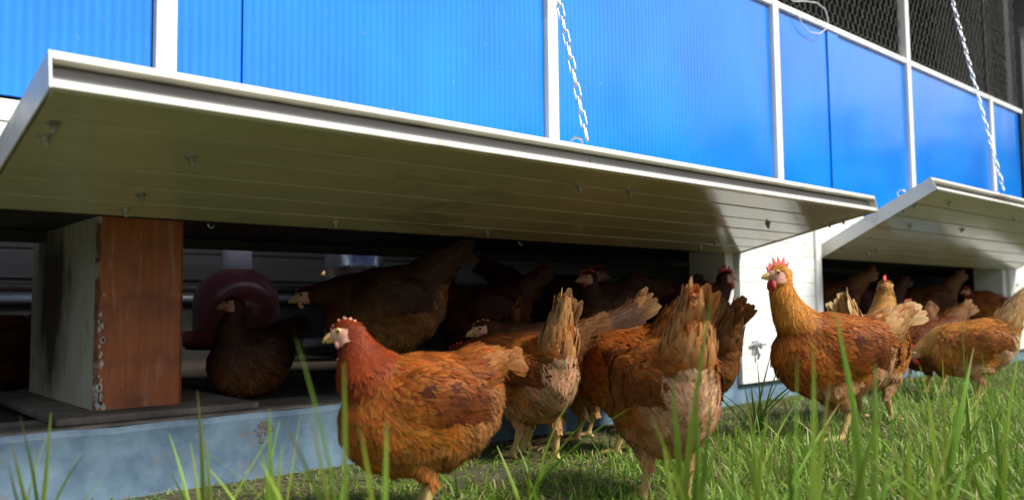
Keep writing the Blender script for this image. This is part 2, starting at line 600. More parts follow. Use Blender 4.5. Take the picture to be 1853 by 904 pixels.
for (a, b) in OPEN:
    mb = MB(); mb.box(a, b, 0.006, 0.05, 0.56, 0.702); part(mb, 'lintel', 'white')

# latch on the white wall
mb = MB()
mb.box(2.655, 2.715, -0.004, -0.001, 0.165, 0.235, 0.001)
mb.tube([(2.63, -0.012, 0.215), (2.76, -0.012, 0.214)], 0.006, 10)
mb.tube([(2.69, -0.010, 0.20), (2.69, -0.020, 0.17), (2.69, -0.010, 0.14)], 0.006, 8)
mb.box(2.668, 2.680, -0.020, -0.003, 0.205, 0.225, 0.001)
mb.box(2.702, 2.714, -0.020, -0.003, 0.205, 0.225, 0.001)
mb.v = [(2.69 + (x - 2.69) * 0.72, y * 0.8 - 0.0205, 0.20 + (z - 0.20) * 0.72) for x, y, z in mb.v]
lt = part(mb, 'latch', 'galv')

# posts and rails
for k, x in enumerate(POSTS):
    top = 2.75 if k in (0, 2, 4) else ZTOP
    mb = MB(); mb.box(x - 0.021, x + 0.021, -0.012, 0.028, 0.70, top, 0.003)
    part(mb, 'wall_post', 'white')
    b = MB(); b.box(x - 0.035, x - 0.0215, 0.0105, 0.020, 0.75, ZTOP - 0.03); part(b, 'shaded_edge_strip', 'blue_edge')  # edge return of the sheet, its shadow put in as dark blue
mb = MB(); mb.box(X0, 5.86, -0.008, 0.026, ZTOP - 0.026, ZTOP, 0.003); part(mb, 'top_rail', 'white')
mb = MB(); mb.box(5.815, 5.86, -0.013, 0.03, 0.745, ZTOP - 0.03, 0.003); part(mb, 'wall_post', 'dark')
mb = MB(); mb.tube([(5.302, 0.010, ZTOP), (5.302, 0.010, 2.75)], 0.007, 8); part(mb, 'mesh_rod', 'dark')
mb = MB(); mb.box(5.70, 5.79, 0.02, 0.10, ZTOP, 2.75, 0.004); part(mb, 'corner_post', 'dark')
mb = MB(); mb.box(6.02, 6.075, -0.03, 0.03, 0.74, 2.1, 0.004); part(mb, 'corner_post', 'white')
mb = MB(); mb.box(5.98, 6.10, -0.06, 0.03, 2.08, 2.13, 0.005); part(mb, 'corner_bracket', 'galv')
for k in range(40):
    x = 2.95 + k * 0.075
    if k % 2 == 0 and x < 5.85:
        mb = MB(); mb.lathe([(0.0, -0.004), (0.005, -0.003), (0.006, 0), (0.006, 0.002)], n=8)
        o = mb.build('rail_screw', 'galv', coop)
        o.location = Vector((x, -0.008, ZTOP - 0.012)) + OFF
        o.rotation_euler = (R(-90), 0, 0)

# ribbed blue sheets, one for each bay, set a little behind the posts
edges = [X0] + POSTS + [5.84, 6.3]
for k in range(len(edges) - 1):
    a, b = edges[k], edges[k + 1]
    if k == len(edges) - 2:
        continue
    a2 = a + (0.023 if k else 0)
    b2 = b - 0.024
    nseg = 12
    V, Fc = [], []
    r2 = np.random.default_rng(20 + k)
    bow = r2.uniform(-0.004, 0.004)
    for i in range(nseg + 1):
        for j in range(7):
            u, v_ = i / nseg, j / 6
            y = 0.006 + bow * math.sin(math.pi * u) * math.sin(math.pi * v_) + r2.normal() * 0.0004
            V.append((a2 + (b2 - a2) * u, y, 0.752 + (ZTOP - 0.03 - 0.752) * v_))
    n0 = len(V)
    V += [(x, y + 0.008, z) for x, y, z in V]
    for i in range(nseg):
        for j in range(6):
            q = i * 7 + j
            Fc.append((q, q + 7, q + 8, q + 1))
            Fc.append((n0 + q, n0 + q + 1, n0 + q + 8, n0 + q + 7))
    mb = MB(); mb.add(V, Fc)
    part(mb, 'blue_panel', 'blue', smooth=True)
for (a, b) in ((0.738, 0.822), (3.36, 3.455)):
    mb = MB(); mb.box(a, b, -0.001, 0.0015, 0.752, ZTOP - 0.03)
    part(mb, 'lap_strip', 'blue')

# hexagon wire above the panels (fine cells, joined)
def hexwire(xa, xb, za, zb, y=0.016, c=0.048, rad=0.0013):
    P, E = [], {}
    idx = {}
    def vid(x, z):
        k = (round(x * 2000), round(z * 2000))
        if k not in idx:
            idx[k] = len(P); P.append((x, z))
        return idx[k]
    s = c / math.sqrt(3)
    edges_ = set()
    row = 0
    z = za
    while z < zb:
        x = xa + (c / 2 if row % 2 else 0)
        while x < xb:
            pts = [(x + s * math.sin(math.pi / 3 * i), z + s * math.cos(math.pi / 3 * i)) for i in range(6)]
            ids = [vid(*p) for p in pts]
            for i in range(6):
                edges_.add(tuple(sorted((ids[i], ids[(i + 1) % 6]))))
            x += c
        z += 1.5 * s
        row += 1
    r2 = np.random.default_rng(1)
    yj = r2.normal(0, 0.0012, len(P))
    mb = MB()
    for (a, b) in edges_:
        (xa_, za_), (xb_, zb_) = P[a], P[b]
        mb.tube([(xa_, y + yj[a], za_), (xb_, y + yj[b], zb_)], rad, 3, cap=False)
    return mb
o = part(hexwire(2.2, 5.86, ZTOP + 0.01, 2.45), 'wire_mesh', 'wire')
o['kind'] = 'stuff'

# loose wire looped over the top rail
def loop_wire():
    mb = MB()
    pts = [(3.02, -0.012, 1.60), (3.05, -0.02, 1.585), (3.12, -0.03, 1.60), (3.20, -0.04, 1.61), (3.27, -0.04, 1.60), (3.305, -0.035, 1.565),
           (3.30, -0.03, 1.525), (3.25, -0.022, 1.492), (3.18, -0.016, 1.487), (3.12, -0.014, 1.51), (3.10, -0.014, 1.54)]
    mb.tube(pts, 0.0022, 6)
    mb.tube([(2.985, -0.02, 1.59), (2.99, -0.03, 1.60), (3.02, -0.012, 1.60)], 0.004, 6)
    part(mb, 'loose_wire', 'white', smooth=True)
loop_wire()

# inside: floor, dark joist deck, back wall, pipes, end walls, roof
mb = MB(); mb.box(X0, X1, 0.19, 2.6, 0.0, 0.131); part(mb, 'litter_floor', 'litter')
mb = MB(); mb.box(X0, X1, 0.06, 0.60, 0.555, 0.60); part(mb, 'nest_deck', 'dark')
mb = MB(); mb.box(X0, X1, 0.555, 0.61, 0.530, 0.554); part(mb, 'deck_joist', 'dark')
for x in (0.70, 1.62):
    mb = MB(); mb.tube([(x, 0.085, 0.556), (x, 0.085, 0.545), (x + 0.006, 0.085, 0.538), (x + 0.012, 0.085, 0.541), (x + 0.012, 0.085, 0.548)], 0.002, 6)
    part(mb, 'hook', 'galv', smooth=True)
bw = MB(); bw.box(X0, X1, 2.215, 2.26, 0.13, 2.75); bwo = part(bw, 'back_wall', 'inner')
for k in range(11):
    z = 0.50 + k * 0.125
    b = MB(); b.box(X0, X1, 2.195, 2.214, z, z + 0.119, 0.003); b.build('board', 'inner', bwo)
b = MB(); b.box(X0, X1, 2.18, 2.213, 0.131, 0.385); b.build('skirting', 'dark', bwo)
for z, r_, m in ((0.462, 0.020, 'dark'), (0.415, 0.018, 'pipe')):
    mb = MB(); mb.tube([(X0, 2.15, z), (2.0, 2.15, z - 0.003), (X1, 2.15, z)], r_, 12); part(mb, 'water_pipe', m, smooth=True)
for x in (X0, X1 - 0.04):
    mb = MB(); mb.box(x, x + 0.04, 0.051, 2.19, 0.131, 2.745); part(mb, 'end_wall', 'inner')
mb = MB(); mb.box(X0 - 0.2, X1 + 0.2, -0.25, 2.5, 2.755, 2.80); part(mb, 'roof', 'tin')
for k in range(9):
    x = X0 + 0.5 + k * 0.92
    mb = MB(); mb.box(x, x + 0.06, 0.04, 2.19, 2.60, 2.754); part(mb, 'rafter', 'rafter')
for y in (0.57, 1.4):
    mb = MB(); mb.box(X0 + 0.04, X1 - 0.05, y, y + 0.05, 1.9, 1.97); part(mb, 'perch_beam', 'rafter')
mb = MB(); mb.box(2.2, X1 - 0.05, 0.64, 0.67, 0.62, 2.74); part(mb, 'shade_backing', 'black')  # added black sheet standing in for the darkness behind the wire

# ------------------------------------------------------------------ hatches (parts of the coop, hinged on its wall)
bolt_mb = MB()
bolt_mb.lathe([(0, -0.002), (0.010, -0.002), (0.010, 0.0005), (0.006, 0.001), (0.006, 0.008), (0.0035, 0.009), (0.0035, 0.015), (0, 0.0155)], n=10)
bolt_proto = bolt_mb.build('bolt', 'bolt')
COL.objects.unlink(bolt_proto)
ring_mb = MB(); ring_mb.tube([(0, math.cos(a) * 0.014, 0.016 + math.sin(a) * 0.014) for a in np.linspace(0, 2 * math.pi, 17)[:-1]], 0.003, 6, closed=True)
ring_proto = ring_mb.build('eye_ring', 'galv', smooth=True)
COL.objects.unlink(ring_proto)

def hatch(x0, x1, tilt, bolts, rings, label):
    """local frame: x along the wall, y out of the wall along the hatch, z up through its thickness; origin at the hinge"""
    L, T = 0.530, 0.046
    mb = MB()
    mb.box(x0 + 0.012, x1 - 0.012, 0.0, L - 0.031, 0.010, T - 0.004)
    h = mb.build('hatch', 'core', coop)
    h['label'] = label
    h.location = Vector((0, -0.004, ZH)) + OFF
    h.rotation_euler = (R(180) - R(tilt), 0, 0)       # flips y outwards, z stays up after the mirror below
    h.rotation_euler = (0, 0, 0)
    ct, st_ = math.cos(R(tilt)), math.sin(R(tilt))
    def tr(mbx):
        mbx.v = [(x, -y * ct + z * st_, y * st_ + z * ct) for (x, y, z) in mbx.v]
        mbx.f = [tuple(reversed(f)) for f in mbx.f]
        return mbx
    me = h.data
    for v in me.vertices:
        x, y, z = v.co
        v.co = (x, -y * ct + z * st_, y * st_ + z * ct)
    me.flip_normals()
    # planks of the underside
    n = 6
    wd = (L - 0.016) / n
    for k in range(n):
        b = MB(); b.box(x0 + 0.004, x1 - 0.004, k * wd + 0.0008, (k + 1) * wd - 0.0022, 0.0 + 0.0006 * (k % 2), 0.0095, 0.0022)
        tr(b).build('plank', 'cream', h)
    # top sheet
    b = MB(); b.box(x0, x1, 0.0, L - 0.010, T - 0.0035, T); tr(b).build('top_sheet', 'rim', h)
    # rim: lower lip, recessed channel face, upper lip
    b = MB(); b.box(x0 - 0.001, x1 + 0.001, L - 0.015, L, -0.002, 0.0098, 0.002); tr(b).build('lower_lip', 'rim', h)
    b = MB(); b.box(x0 - 0.001, x1 + 0.001, L - 0.009, L + 0.003, T - 0.009, T + 0.003, 0.002); tr(b).build('upper_lip', 'rim', h)
    for (a, c) in ((x0 + 0.004, 1.30 if x0 < 1 else x0 + 1.2), (1.302 if x0 < 1 else x0 + 1.202, x1 - 0.004)):
        b = MB(); b.box(a, c, L - 0.030, L - 0.0215, 0.0105, T - 0.0095); tr(b).build('channel_face', 'core', h)
    # end caps
    for xa, xb in ((x0 - 0.004, x0 - 0.0015), (x1 + 0.0015, x1 + 0.004)):
        b = MB(); b.box(xa, xb, 0.0, L + 0.002, -0.003, T + 0.003); tr(b).build('end_cap', 'rim', h)
    def put(proto, x, s, z, flip):
        o = proto.copy(); COL.objects.link(o); o.parent = h
        o.location = (x, -s * ct + z * st_, s * st_ + z * ct)
        o.rotation_euler = ((R(180) if flip else 0) - R(tilt), 0, random.uniform(0, 3))
        return o
    for (x, s) in bolts:
        put(bolt_proto, x, s, 0.0, True)
    for (x, s) in rings:
        o = put(ring_proto, x, s, T + 0.002, False)
    # hinge barrel
    b = MB(); b.tube([(x0 + 0.02, 0.0, T + 0.004), (x1 - 0.02, 0.0, T + 0.004)], 0.005, 8); tr(b).build('hinge', 'galv', h)
    return h
hatch(0.257, 2.611, 11.8, [(0.505, 0.34), (0.490, 0.135), (0.488, 0.047), (0.285, 0.411), (0.285, 0.361), (1.34, 0.431), (1.516, 0.43), (2.305, 0.32),
      (1.38, 0.053), (2.307, 0.058), (2.313, 0.114), (2.575, 0.383), (2.590, 0.425), (0.93, 0.06)], [(1.277, 0.50), (2.42, 0.46)],
      'long cream hatch lifted nearly level over the nearer opening')
hatch(3.217, 5.55, 26.7, [(3.479, 0.465), (3.482, 0.291), (3.26, 0.413), (3.245, 0.37), (3.992, 0.313), (3.554, 0.096), (3.245, 0.08), (3.507, 0.074),
      (4.296, 0.445), (4.9, 0.30), (5.1, 0.45)], [(3.98, 0.50), (3.25, 0.40)],
      'cream hatch raised steeper over the farther opening')

# chains
def chain(A, B, name_label):
    A, B = Vector(A), Vector(B)
    d = (B - A); L = d.length; d.normalize()
    root = MB()
    root.tube([B + Vector((0, 0.05, 0.0)), B + Vector((0, 0.0, 0.0)), B + Vector((0, -0.01, 0.02)), B + Vector((0, 0.01, 0.03))], 0.004, 6)
    c = part(root, 'chain', 'galv', smooth=True)
    c['label'] = name_label
    a, b_ = 0.0125, 0.0065
    path = []
    for i in range(14):
        an = 2 * math.pi * i / 14
        x, y = math.cos(an) * b_, math.sin(an) * b_
        path.append((x, 0, y + (a if y > 0 else -a)))
    lm = MB(); lm.tube(path, 0.0022, 6, closed=True)
    pitch = 2 * (a + b_) - 2 * 0.0024
    n = int(L / pitch)
    q = d.to_track_quat('Z', 'Y')
    first = None
    for i in range(n):
        p = A + d * (pitch * (i + 0.5))
        sag = 0.010 * math.sin(math.pi * i / n)
        p.z -= sag
        rot = (q.to_matrix() @ Matrix.Rotation(R(90) * (i % 2) + R(28) + 0.05 * math.sin(i * 1.7), 3, 'Z')).to_euler()
        if first is None:
            o = first = lm.build('link', 'galv', c, smooth=True)
        else:
            o = inst(first, parent=c)
        o.location = p
        o.rotation_euler = rot
chain((1.277, -0.512, 0.712), (1.297, -0.04, 2.62), 'steel chain running down to the nearer hatch')
chain((3.98, -0.462, 0.842), (4.28, -0.04, 2.62), 'steel chain running down to the steeper farther hatch')

# ------------------------------------------------------------------ things inside
def drinker(x, y):
    d = tag(empty('bell_drinker', (x, y, 0.24)), 'dull red bell drinker with white cap hanging behind the orange post', 'drinker')
    mb = MB(); mb.lathe([(0.128, 0.05), (0.131, 0.07), (0.131, 0.13), (0.127, 0.165), (0.112, 0.20), (0.088, 0.226), (0.060, 0.240), (0.044, 0.247), (0.044, 0.252)], n=48)
    mb.build('bell', 'maroon', d, smooth=True)
    mb = MB(); mb.lathe([(0.120, 0.05), (0.124, 0.015), (0.150, 0.0), (0.166, 0.02), (0.171, 0.052), (0.166, 0.053), (0.160, 0.02), (0.128, 0.012)], n=48)
    mb.build('trough', 'trough', d, smooth=True)
    mb = MB(); mb.lathe([(0.0475, 0.245), (0.0475, 0.262), (0.0455, 0.265), (0.0455, 0.325), (0.041, 0.330), (0, 0.331)], n=32)
    mb.build('cap', 'cap', d, smooth=True)
    mb = MB(); mb.tube([(0, 0, 0.33), (0, 0, 2.36)], 0.004, 6); mb.build('cord', 'dark', d)
drinker(1.086, 0.829)
def feeder(x, y):
    d = tag(empty('hanging_feeder', (x, y, 0.20)), 'galvanised steel tube feeder hanging among the hens inside', 'feeder')
    mb = MB(); mb.lathe([(0.100, 0.04), (0.100, 0.05), (0.103, 0.053), (0.100, 0.056), (0.100, 0.30), (0.103, 0.304), (0.100, 0.308), (0.100, 0.54), (0.104, 0.545), (0.098, 0.545), (0.098, 0.05)], n=48)
    mb.build('hopper', 'galv', d, smooth=True)
    mb = MB(); mb.lathe([(0.0, 0.0), (0.150, 0.0), (0.172, 0.03), (0.176, 0.055), (0.172, 0.056), (0.150, 0.008), (0.0, 0.008)], n=48)
    mb.build('feed_pan', 'galv', d, smooth=True)
    mb = MB(); mb.tube([(-0.10, 0, 0.53), (-0.06, 0, 0.66), (0, 0, 0.70), (0.06, 0, 0.66), (0.10, 0, 0.53)], 0.003, 6); mb.build('handle', 'galv', d, smooth=True)
    mb = MB(); mb.tube([(0, 0, 0.70), (0, 0, 2.40)], 0.004, 6); mb.build('cord', 'dark', d)
    for a in (0.6, 2.7, 4.8):
        mb = MB(); mb.lathe([(0, 0.003), (0.004, 0.002), (0.005, 0)], n=8)
        o = mb.build('rivet', 'galv', d); o.location = (0.1 * math.cos(a), 0.1 * math.sin(a), 0.326); o.rotation_euler = (0, R(90), a)
feeder(1.52, 0.845)

# ------------------------------------------------------------------ hens
def loft(mb, pts, rw, rh=None, n=18, up=(0, 0, 1)):
    """closed elliptical sweep through pts; rw = half width (sideways), rh = half height"""
    pts = [Vector(p) for p in pts]
    rh = rh or rw
    k = len(pts)
    vs, fs = [], []
    for i, p in enumerate(pts):
        t = (pts[min(i + 1, k - 1)] - pts[max(i - 1, 0)]).normalized()
        s = Vector((0, 1, 0)) - t * t.y
        s.normalize()
        v = t.cross(s)
        for j in range(n):
            a = 2 * math.pi * j / n
            vs.append(p + s * math.cos(a) * rw[i] + v * math.sin(a) * rh[i])
    for i in range(k - 1):
        for j in range(n):
            fs.append((i * n + j, i * n + (j + 1) % n, (i + 1) * n + (j + 1) % n, (i + 1) * n + j))
    fs.append(tuple(range(n))[::-1])
    fs.append(tuple(range((k - 1) * n, k * n)))
    mb.add(vs, fs)

def ball(mb, c, r, n=12, m=8):
    c = Vector(c)
    vs, fs = [], []
    rx, ry, rz = r if hasattr(r, '__len__') else (r, r, r)
    for i in range(1, m):
        th = math.pi * i / m
        for j in range(n):
            a = 2 * math.pi * j / n
            vs.append(c + Vector((rx * math.sin(th) * math.cos(a), ry * math.sin(th) * math.sin(a), rz * math.cos(th))))
    for i in range(m - 2):
        for j in range(n):
            fs.append((i * n + j, (i + 1) * n + j, (i + 1) * n + (j + 1) % n, i * n + (j + 1) % n))
    fs.append(tuple(range(n)))
    fs.append(tuple(range((m - 2) * n, (m - 1) * n))[::-1])
    mb.add(vs, fs)

BODY = np.array([  # x, centre z, half width, half height
    (-0.170, 0.270, 0.012, 0.014), (-0.150, 0.262, 0.032, 0.040), (-0.118, 0.243, 0.055, 0.068), (-0.075, 0.222, 0.072, 0.088),
    (-0.030, 0.206, 0.081, 0.098), (0.015, 0.200, 0.082, 0.100), (0.058, 0.202, 0.077, 0.097), (0.096, 0.209, 0.067, 0.088),
    (0.126, 0.217, 0.052, 0.070), (0.148, 0.224, 0.033, 0.045), (0.160, 0.228, 0.010, 0.014)])

PAL = {
    #         back                breast               neck                 wing                 fluff                tail               tailtip
    'rust':  ((0.2721, 0.0741, 0.0108), (0.3362, 0.1148, 0.0166), (0.2114, 0.0325, 0.0049), (0.0720, 0.0165, 0.0035), (0.3410, 0.1423, 0.0484), (0.2686, 0.0933, 0.0206), (0.3845, 0.1867, 0.0559)),
    'gold':  ((0.2881, 0.0837, 0.0126), (0.3429, 0.1074, 0.0148), (0.5763, 0.2329, 0.0349), (0.0804, 0.0194, 0.0045), (0.5902, 0.3562, 0.2011), (0.3939, 0.1690, 0.0466), (0.6818, 0.4993, 0.2516)),
    'amber': ((0.3458, 0.1101, 0.0189), (0.3831, 0.1361, 0.0242), (0.4418, 0.1731, 0.0395), (0.1428, 0.0388, 0.0076), (0.5508, 0.3169, 0.1772), (0.4118, 0.1519, 0.0350), (0.7020, 0.4936, 0.2516)),
    'brown': ((0.1285, 0.0353, 0.0092), (0.1714, 0.0495, 0.0112), (0.1457, 0.0423, 0.0102), (0.0728, 0.0198, 0.0061), (0.2569, 0.0989, 0.0281), (0.1541, 0.0530, 0.0144), (0.3427, 0.1907, 0.0766)),
    'dark':  ((0.0668, 0.0175, 0.0057), (0.0779, 0.0198, 0.0057), (0.0854, 0.0209, 0.0061), (0.0408, 0.0117, 0.0040), (0.1189, 0.0378, 0.0105), (0.0557, 0.0175, 0.0061), (0.1486, 0.0698, 0.0283)),  # plumage darkened so the indoor shade is in its colour
    'shaded_sable': ((0.0662, 0.0266, 0.0151), (0.1800, 0.0700, 0.0216), (0.0756, 0.0280, 0.0144), (0.0504, 0.0203, 0.0115), (0.2304, 0.0980, 0.0324), (0.0684, 0.0294, 0.0173), (0.1224, 0.0630, 0.0360)),  # hatch shade painted into the back, light into the brighter belly
    'pale':  ((0.4059, 0.1515, 0.0291), (0.4666, 0.1857, 0.0370), (0.5411, 0.2703, 0.0740), (0.1677, 0.0500, 0.0102), (0.6853, 0.4615, 0.2923), (0.5044, 0.2687, 0.0818), (0.7869, 0.6126, 0.3313)),
}

FV = np.array([0.0, 0.36, 0.36, 0.36, 0.78, 0.78, 0.78, 1.0])       # along
FU = np.array([0.0, -0.82, 0.0, 0.82, -0.80, 0.0, 0.80, 0.0])       # across
FL = np.array([0, 1, 2, 0, 2, 3, 4, 5, 2, 1, 5, 6, 3, 2, 7, 5, 4, 7, 6, 5])
FC = np.array([3, 3, 4, 4, 3, 3])
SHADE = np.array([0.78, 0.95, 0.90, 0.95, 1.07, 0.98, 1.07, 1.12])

def feathers(P, T, Nn, L, W, lift, curl, col, rg, twist=0.13):
    n = len(P)
    Sd = np.cross(Nn, T)
    tw = rg.normal(0, twist, (n, 1))
    T2 = T * np.cos(tw) + Sd * np.sin(tw)
    S2 = np.cross(Nn, T2)
    v = FV[None, :, None]
    u = FU[None, :, None]
    L_, W_ = L[:, None, None], W[:, None, None] * 0.5
    h = lift[:, None, None] * v - curl[:, None, None] * v * v
    V = P[:, None, :] + T2[:, None, :] * L_ * v + S2[:, None, :] * W_ * u + Nn[:, None, :] * (h * L_ - 0.30 * W_ * np.abs(u) + 0.0012)
    roll = rg.normal(0, 0.03, (n, 1, 1))
    V += Nn[:, None, :] * W_ * u * roll
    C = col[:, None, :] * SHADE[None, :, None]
    B = np.zeros((n, 8, 3))
    B[..., 0] = FU[None]
    B[..., 1] = FV[None] * (L[:, None] / 0.03) + rg.uniform(0, 50, (n, 1))
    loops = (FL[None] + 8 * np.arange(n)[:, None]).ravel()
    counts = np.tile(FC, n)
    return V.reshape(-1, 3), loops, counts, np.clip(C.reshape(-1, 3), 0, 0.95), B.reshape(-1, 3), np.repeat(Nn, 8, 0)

def join_np(parts):
    V, Lp, Ct, C, B, Nr = [], [], [], [], [], []
    o = 0
    for p in parts:
        V.append(p[0]); Lp.append(p[1] + o); Ct.append(p[2]); C.append(p[3]); B.append(p[4])
        if len(p) > 5:
            Nr.append(p[5])
        o += len(p[0])
    return [np.concatenate(x) for x in ((V, Lp, Ct, C, B, Nr) if Nr else (V, Lp, Ct, C, B))]

def strip(path, nrm, width, col0, col1, rg, dark=0.75, edge=None):
    """one large feather following path points, given normals; rows x 3 verts; slightly roofed"""
    k = len(path)
    path = np.array(path, float); nrm = np.array(nrm, float)
    t = np.gradient(path, axis=0)
    t /= np.linalg.norm(t, axis=1)[:, None]
    s = np.cross(nrm, t); s /= np.linalg.norm(s, axis=1)[:, None]
    v = np.linspace(0, 1, k)
    wd = width * 0.5 * np.minimum(1, np.minimum(0.35 + v * 2.2, np.sqrt(np.clip(1.02 - v, 0, 1)) * 2.1 + 0.06))
    V, C, B = [], [], []
    j = rg.uniform(0, 50)
    for i in range(k):
        for u in (-1, 0, 1):
            V.append(path[i] + s[i] * wd[i] * u * (1 + 0.05 * rg.normal()) - nrm[i] * (0.18 * wd[i] * abs(u)))
            c = np.array(col0) * (1 - v[i] ** 1.5) + np.array(col1) * v[i] ** 1.5
            if edge is not None and u:
                c = c * 0.5 + np.array(edge) * 0.5
            C.append(c * (1.05 if u else dark))
            B.append((u, v[i] * np.linalg.norm(path[-1] - path[0]) / 0.03 + j, 0))
    Lp, Ct = [], []
    for i in range(k - 1):
        for u in (0, 1):
            a = i * 3 + u
            Lp += [a + 3, a + 4, a + 1, a]; Ct.append(4)
    return np.array(V), np.array(Lp), np.array(Ct), np.clip(np.array(C), 0, .95), np.array(B)

HEN_NO = [0]
SXV = np.array((0.87, 1.04, 1.0))
def hen(label, loc, heading, sc=1.0, pal='rust', head=(0.125, 0.365), look=(0, -5), pitch=0.0, tail=(48, 1.0), sit=0.0, comb=1.0, comb_mat='comb',
        nf=4800, neckbend=(-0.012, -0.055), tail_n=7, tail_pale=0.5, step=0.0, sag=0.0, fat=1.0, neckfat=1.0):
    HEN_NO[0] += 1
    BD = BODY * np.array((1, 1, fat, fat))
    BD[:, 1] -= (fat - 1) * 0.06
    rg = np.random.default_rng(100 + HEN_NO[0])
    pb = {k: np.array(c) for k, c in zip(('back', 'breast', 'neck', 'wing', 'fluff', 'tail', 'tip'), PAL[pal])}
    root = tag(empty('hen', loc, R(heading), sc), label, 'hen', 'brown hens around the coop')
    pr = R(pitch)
    cp, sp = math.cos(pr), math.sin(pr)
    piv = np.array((-0.01, 0, 0.19))
    def bt(p):                                # body frame -> hen frame (pitch, squat)
        p = np.asarray(p, float) * SXV - piv
        q = p.copy()
        q[..., 0] = p[..., 0] * cp - p[..., 2] * sp
        q[..., 2] = p[..., 0] * sp + p[..., 2] * cp
        q = q + piv
        q[..., 2] -= sit
        return q
    def ib(p):
        p = np.asarray(p, float).copy()
        p[..., 2] += sit
        p = p - piv
        q = p.copy()
        q[..., 0] = p[..., 0] * cp + p[..., 2] * sp
        q[..., 2] = -p[..., 0] * sp + p[..., 2] * cp
        return (q + piv) / SXV
    H = np.array((head[0], 0, head[1] - sit))
    yw, pt = R(look[0]), R(look[1])
    hd = np.array((math.cos(yw) * math.cos(pt), math.sin(yw) * math.cos(pt), math.sin(pt)))
    hs = np.array((-math.sin(yw), math.cos(yw), 0))
    hu = np.cross(hd, hs)
    # --- body, one skin
    mb = MB()
    loft(mb, [bt((x, 0, z)) for x, z, _, _ in BD], list(BD[:, 2]), list(BD[:, 3]), 22)
    P0 = bt((0.055, 0, 0.225)); P1 = bt((0.115, 0, 0.262))
    P2 = H + np.array((neckbend[0], 0, neckbend[1])); P3 = H - hd * 0.004
    ts = np.linspace(0, 1, 15)
    neck = np.array([(1 - t) ** 3 * P0 + 3 * (1 - t) ** 2 * t * P1 + 3 * (1 - t) * t * t * P2 + t ** 3 * P3 for t in ts])
    nr = np.interp(ts, [0, .2, .45, .7, .9, 1], [.066, .058, .043, .031, .0245, .021]) * np.interp(ts, [0, .5, 1], [1, neckfat, 1])
    loft(mb, neck, list(nr), list(nr * 1.05), 16)
    for off, ru, r_ in ((0.0, 0.0, 0.0215), (0.011, -0.001, 0.0175), (0.019, -0.003, 0.0125), (-0.010, -0.004, 0.021)):
        ball(mb, H + hd * off + hu * ru, r_)
    # tail root
    te = R(tail[0])
    tb = bt((-0.135, 0, 0.268))
    te += pr * 0.0
    td = np.array((-math.cos(te), 0, math.sin(te)))
    loft(mb, [bt((-0.09, 0, 0.240)), tb, tb + td * 0.05 * tail[1], tb + td * 0.098 * tail[1]], [0.062, 0.049, 0.031, 0.009], [0.064, 0.051, 0.034, 0.012], 14)
    hips = []
    for s in (-1, 1):
        # folded wing as a shallow bulge
        wv = [bt((0.075, s * 0.058, 0.232)), bt((0.03, s * 0.074, 0.226)), bt((-0.03, s * 0.078, 0.222)), bt((-0.085, s * 0.064, 0.228)), bt((-0.13, s * 0.040, 0.240))]
        loft(mb, wv, [0.012, 0.017, 0.018, 0.016, 0.006], [0.026, 0.050, 0.054, 0.036, 0.012], 12)
        hip = bt((-0.015, s * 0.034, 0.160))
        if not sit:
            fx = step * s
            kn = np.array((0.012 + fx * 0.3, s * 0.041, 0.122)); hk = np.array((-0.020 + fx * 0.6, s * 0.041, 0.082)); ft = np.array((0.004 + fx, s * 0.043, 0.012))
            loft(mb, [hip, kn * 0.5 + hip * 0.5, kn, hk * 0.55 + kn * 0.45, hk], [0.038, 0.038, 0.030, 0.018, 0.011], [0.050, 0.048, 0.036, 0.021, 0.0115], 12)
            mb.tube([hk, hk * 0.5 + ft * 0.5 + np.array((-0.001, 0, 0)), ft], [0.0115, 0.0088, 0.0092], 10)
            for an, ln in ((0, 0.056), (32, 0.046), (-32, 0.046), (176, 0.022)):
                a = R(an)
                d = np.array((math.cos(a), math.sin(a), 0))
                mb.tube([ft - d * 0.004, ft + d * ln * 0.5 + np.array((0, 0, -0.001)), ft + d * ln + np.array((0, 0, -0.006))], [0.0078, 0.0064, 0.0042], 8)
            hips.append((hip, kn, hk, ft))
    me0 = bpy.data.meshes.new('tmp')
    me0.from_pydata(mb.v, [], mb.f)
    tmp = bpy.data.objects.new('tmp', me0)
    COL.objects.link(tmp)
    rm = tmp.modifiers.new('r', 'REMESH'); rm.mode = 'VOXEL'; rm.voxel_size = 0.0042
    sm = tmp.modifiers.new('s', 'SMOOTH'); sm.factor = 0.5; sm.iterations = 6
    dg = bpy.context.evaluated_depsgraph_get()
    me = bpy.data.meshes.new_from_object(tmp.evaluated_get(dg))
    bpy.data.objects.remove(tmp)
    bpy.data.meshes.remove(me0)
    me.name = 'body'
    nv = len(me.vertices)
    V = np.empty(nv * 3, np.float32); me.vertices.foreach_get('co', V); V = V.reshape(-1, 3).astype(float)
    me.calc_loop_triangles()
    tri = np.empty(len(me.loop_triangles) * 3, np.int32); me.loop_triangles.foreach_get('vertices', tri); tri = tri.reshape(-1, 3)

    def classify(Q):
        q = ib(Q)
        zc = np.interp(q[:, 0], BD[:, 0], BD[:, 1]); bw = np.interp(q[:, 0], BD[:, 0], BD[:, 2]); bh = np.interp(q[:, 0], BD[:, 0], BD[:, 3])
        db = np.sqrt((q[:, 1] / bw) ** 2 + ((q[:, 2] - zc) / bh) ** 2)
        dd = np.linalg.norm(Q[:, None] - neck[None], axis=2)
        ni = dd.argmin(1)
        dn = dd.min(1) / nr[ni]
        nt_ = ts[ni]
        hv = Q - H
        hf, hh, hsd = hv @ hd, hv @ hu, hv @ hs
        dh = np.linalg.norm(hv, axis=1)
        reg = {}
        isneck = (nt_ > 0.16) & (dn < db + 0.02) & (dn < 1.6)
        ishead = (dh < 0.034) & (nt_ > 0.75)
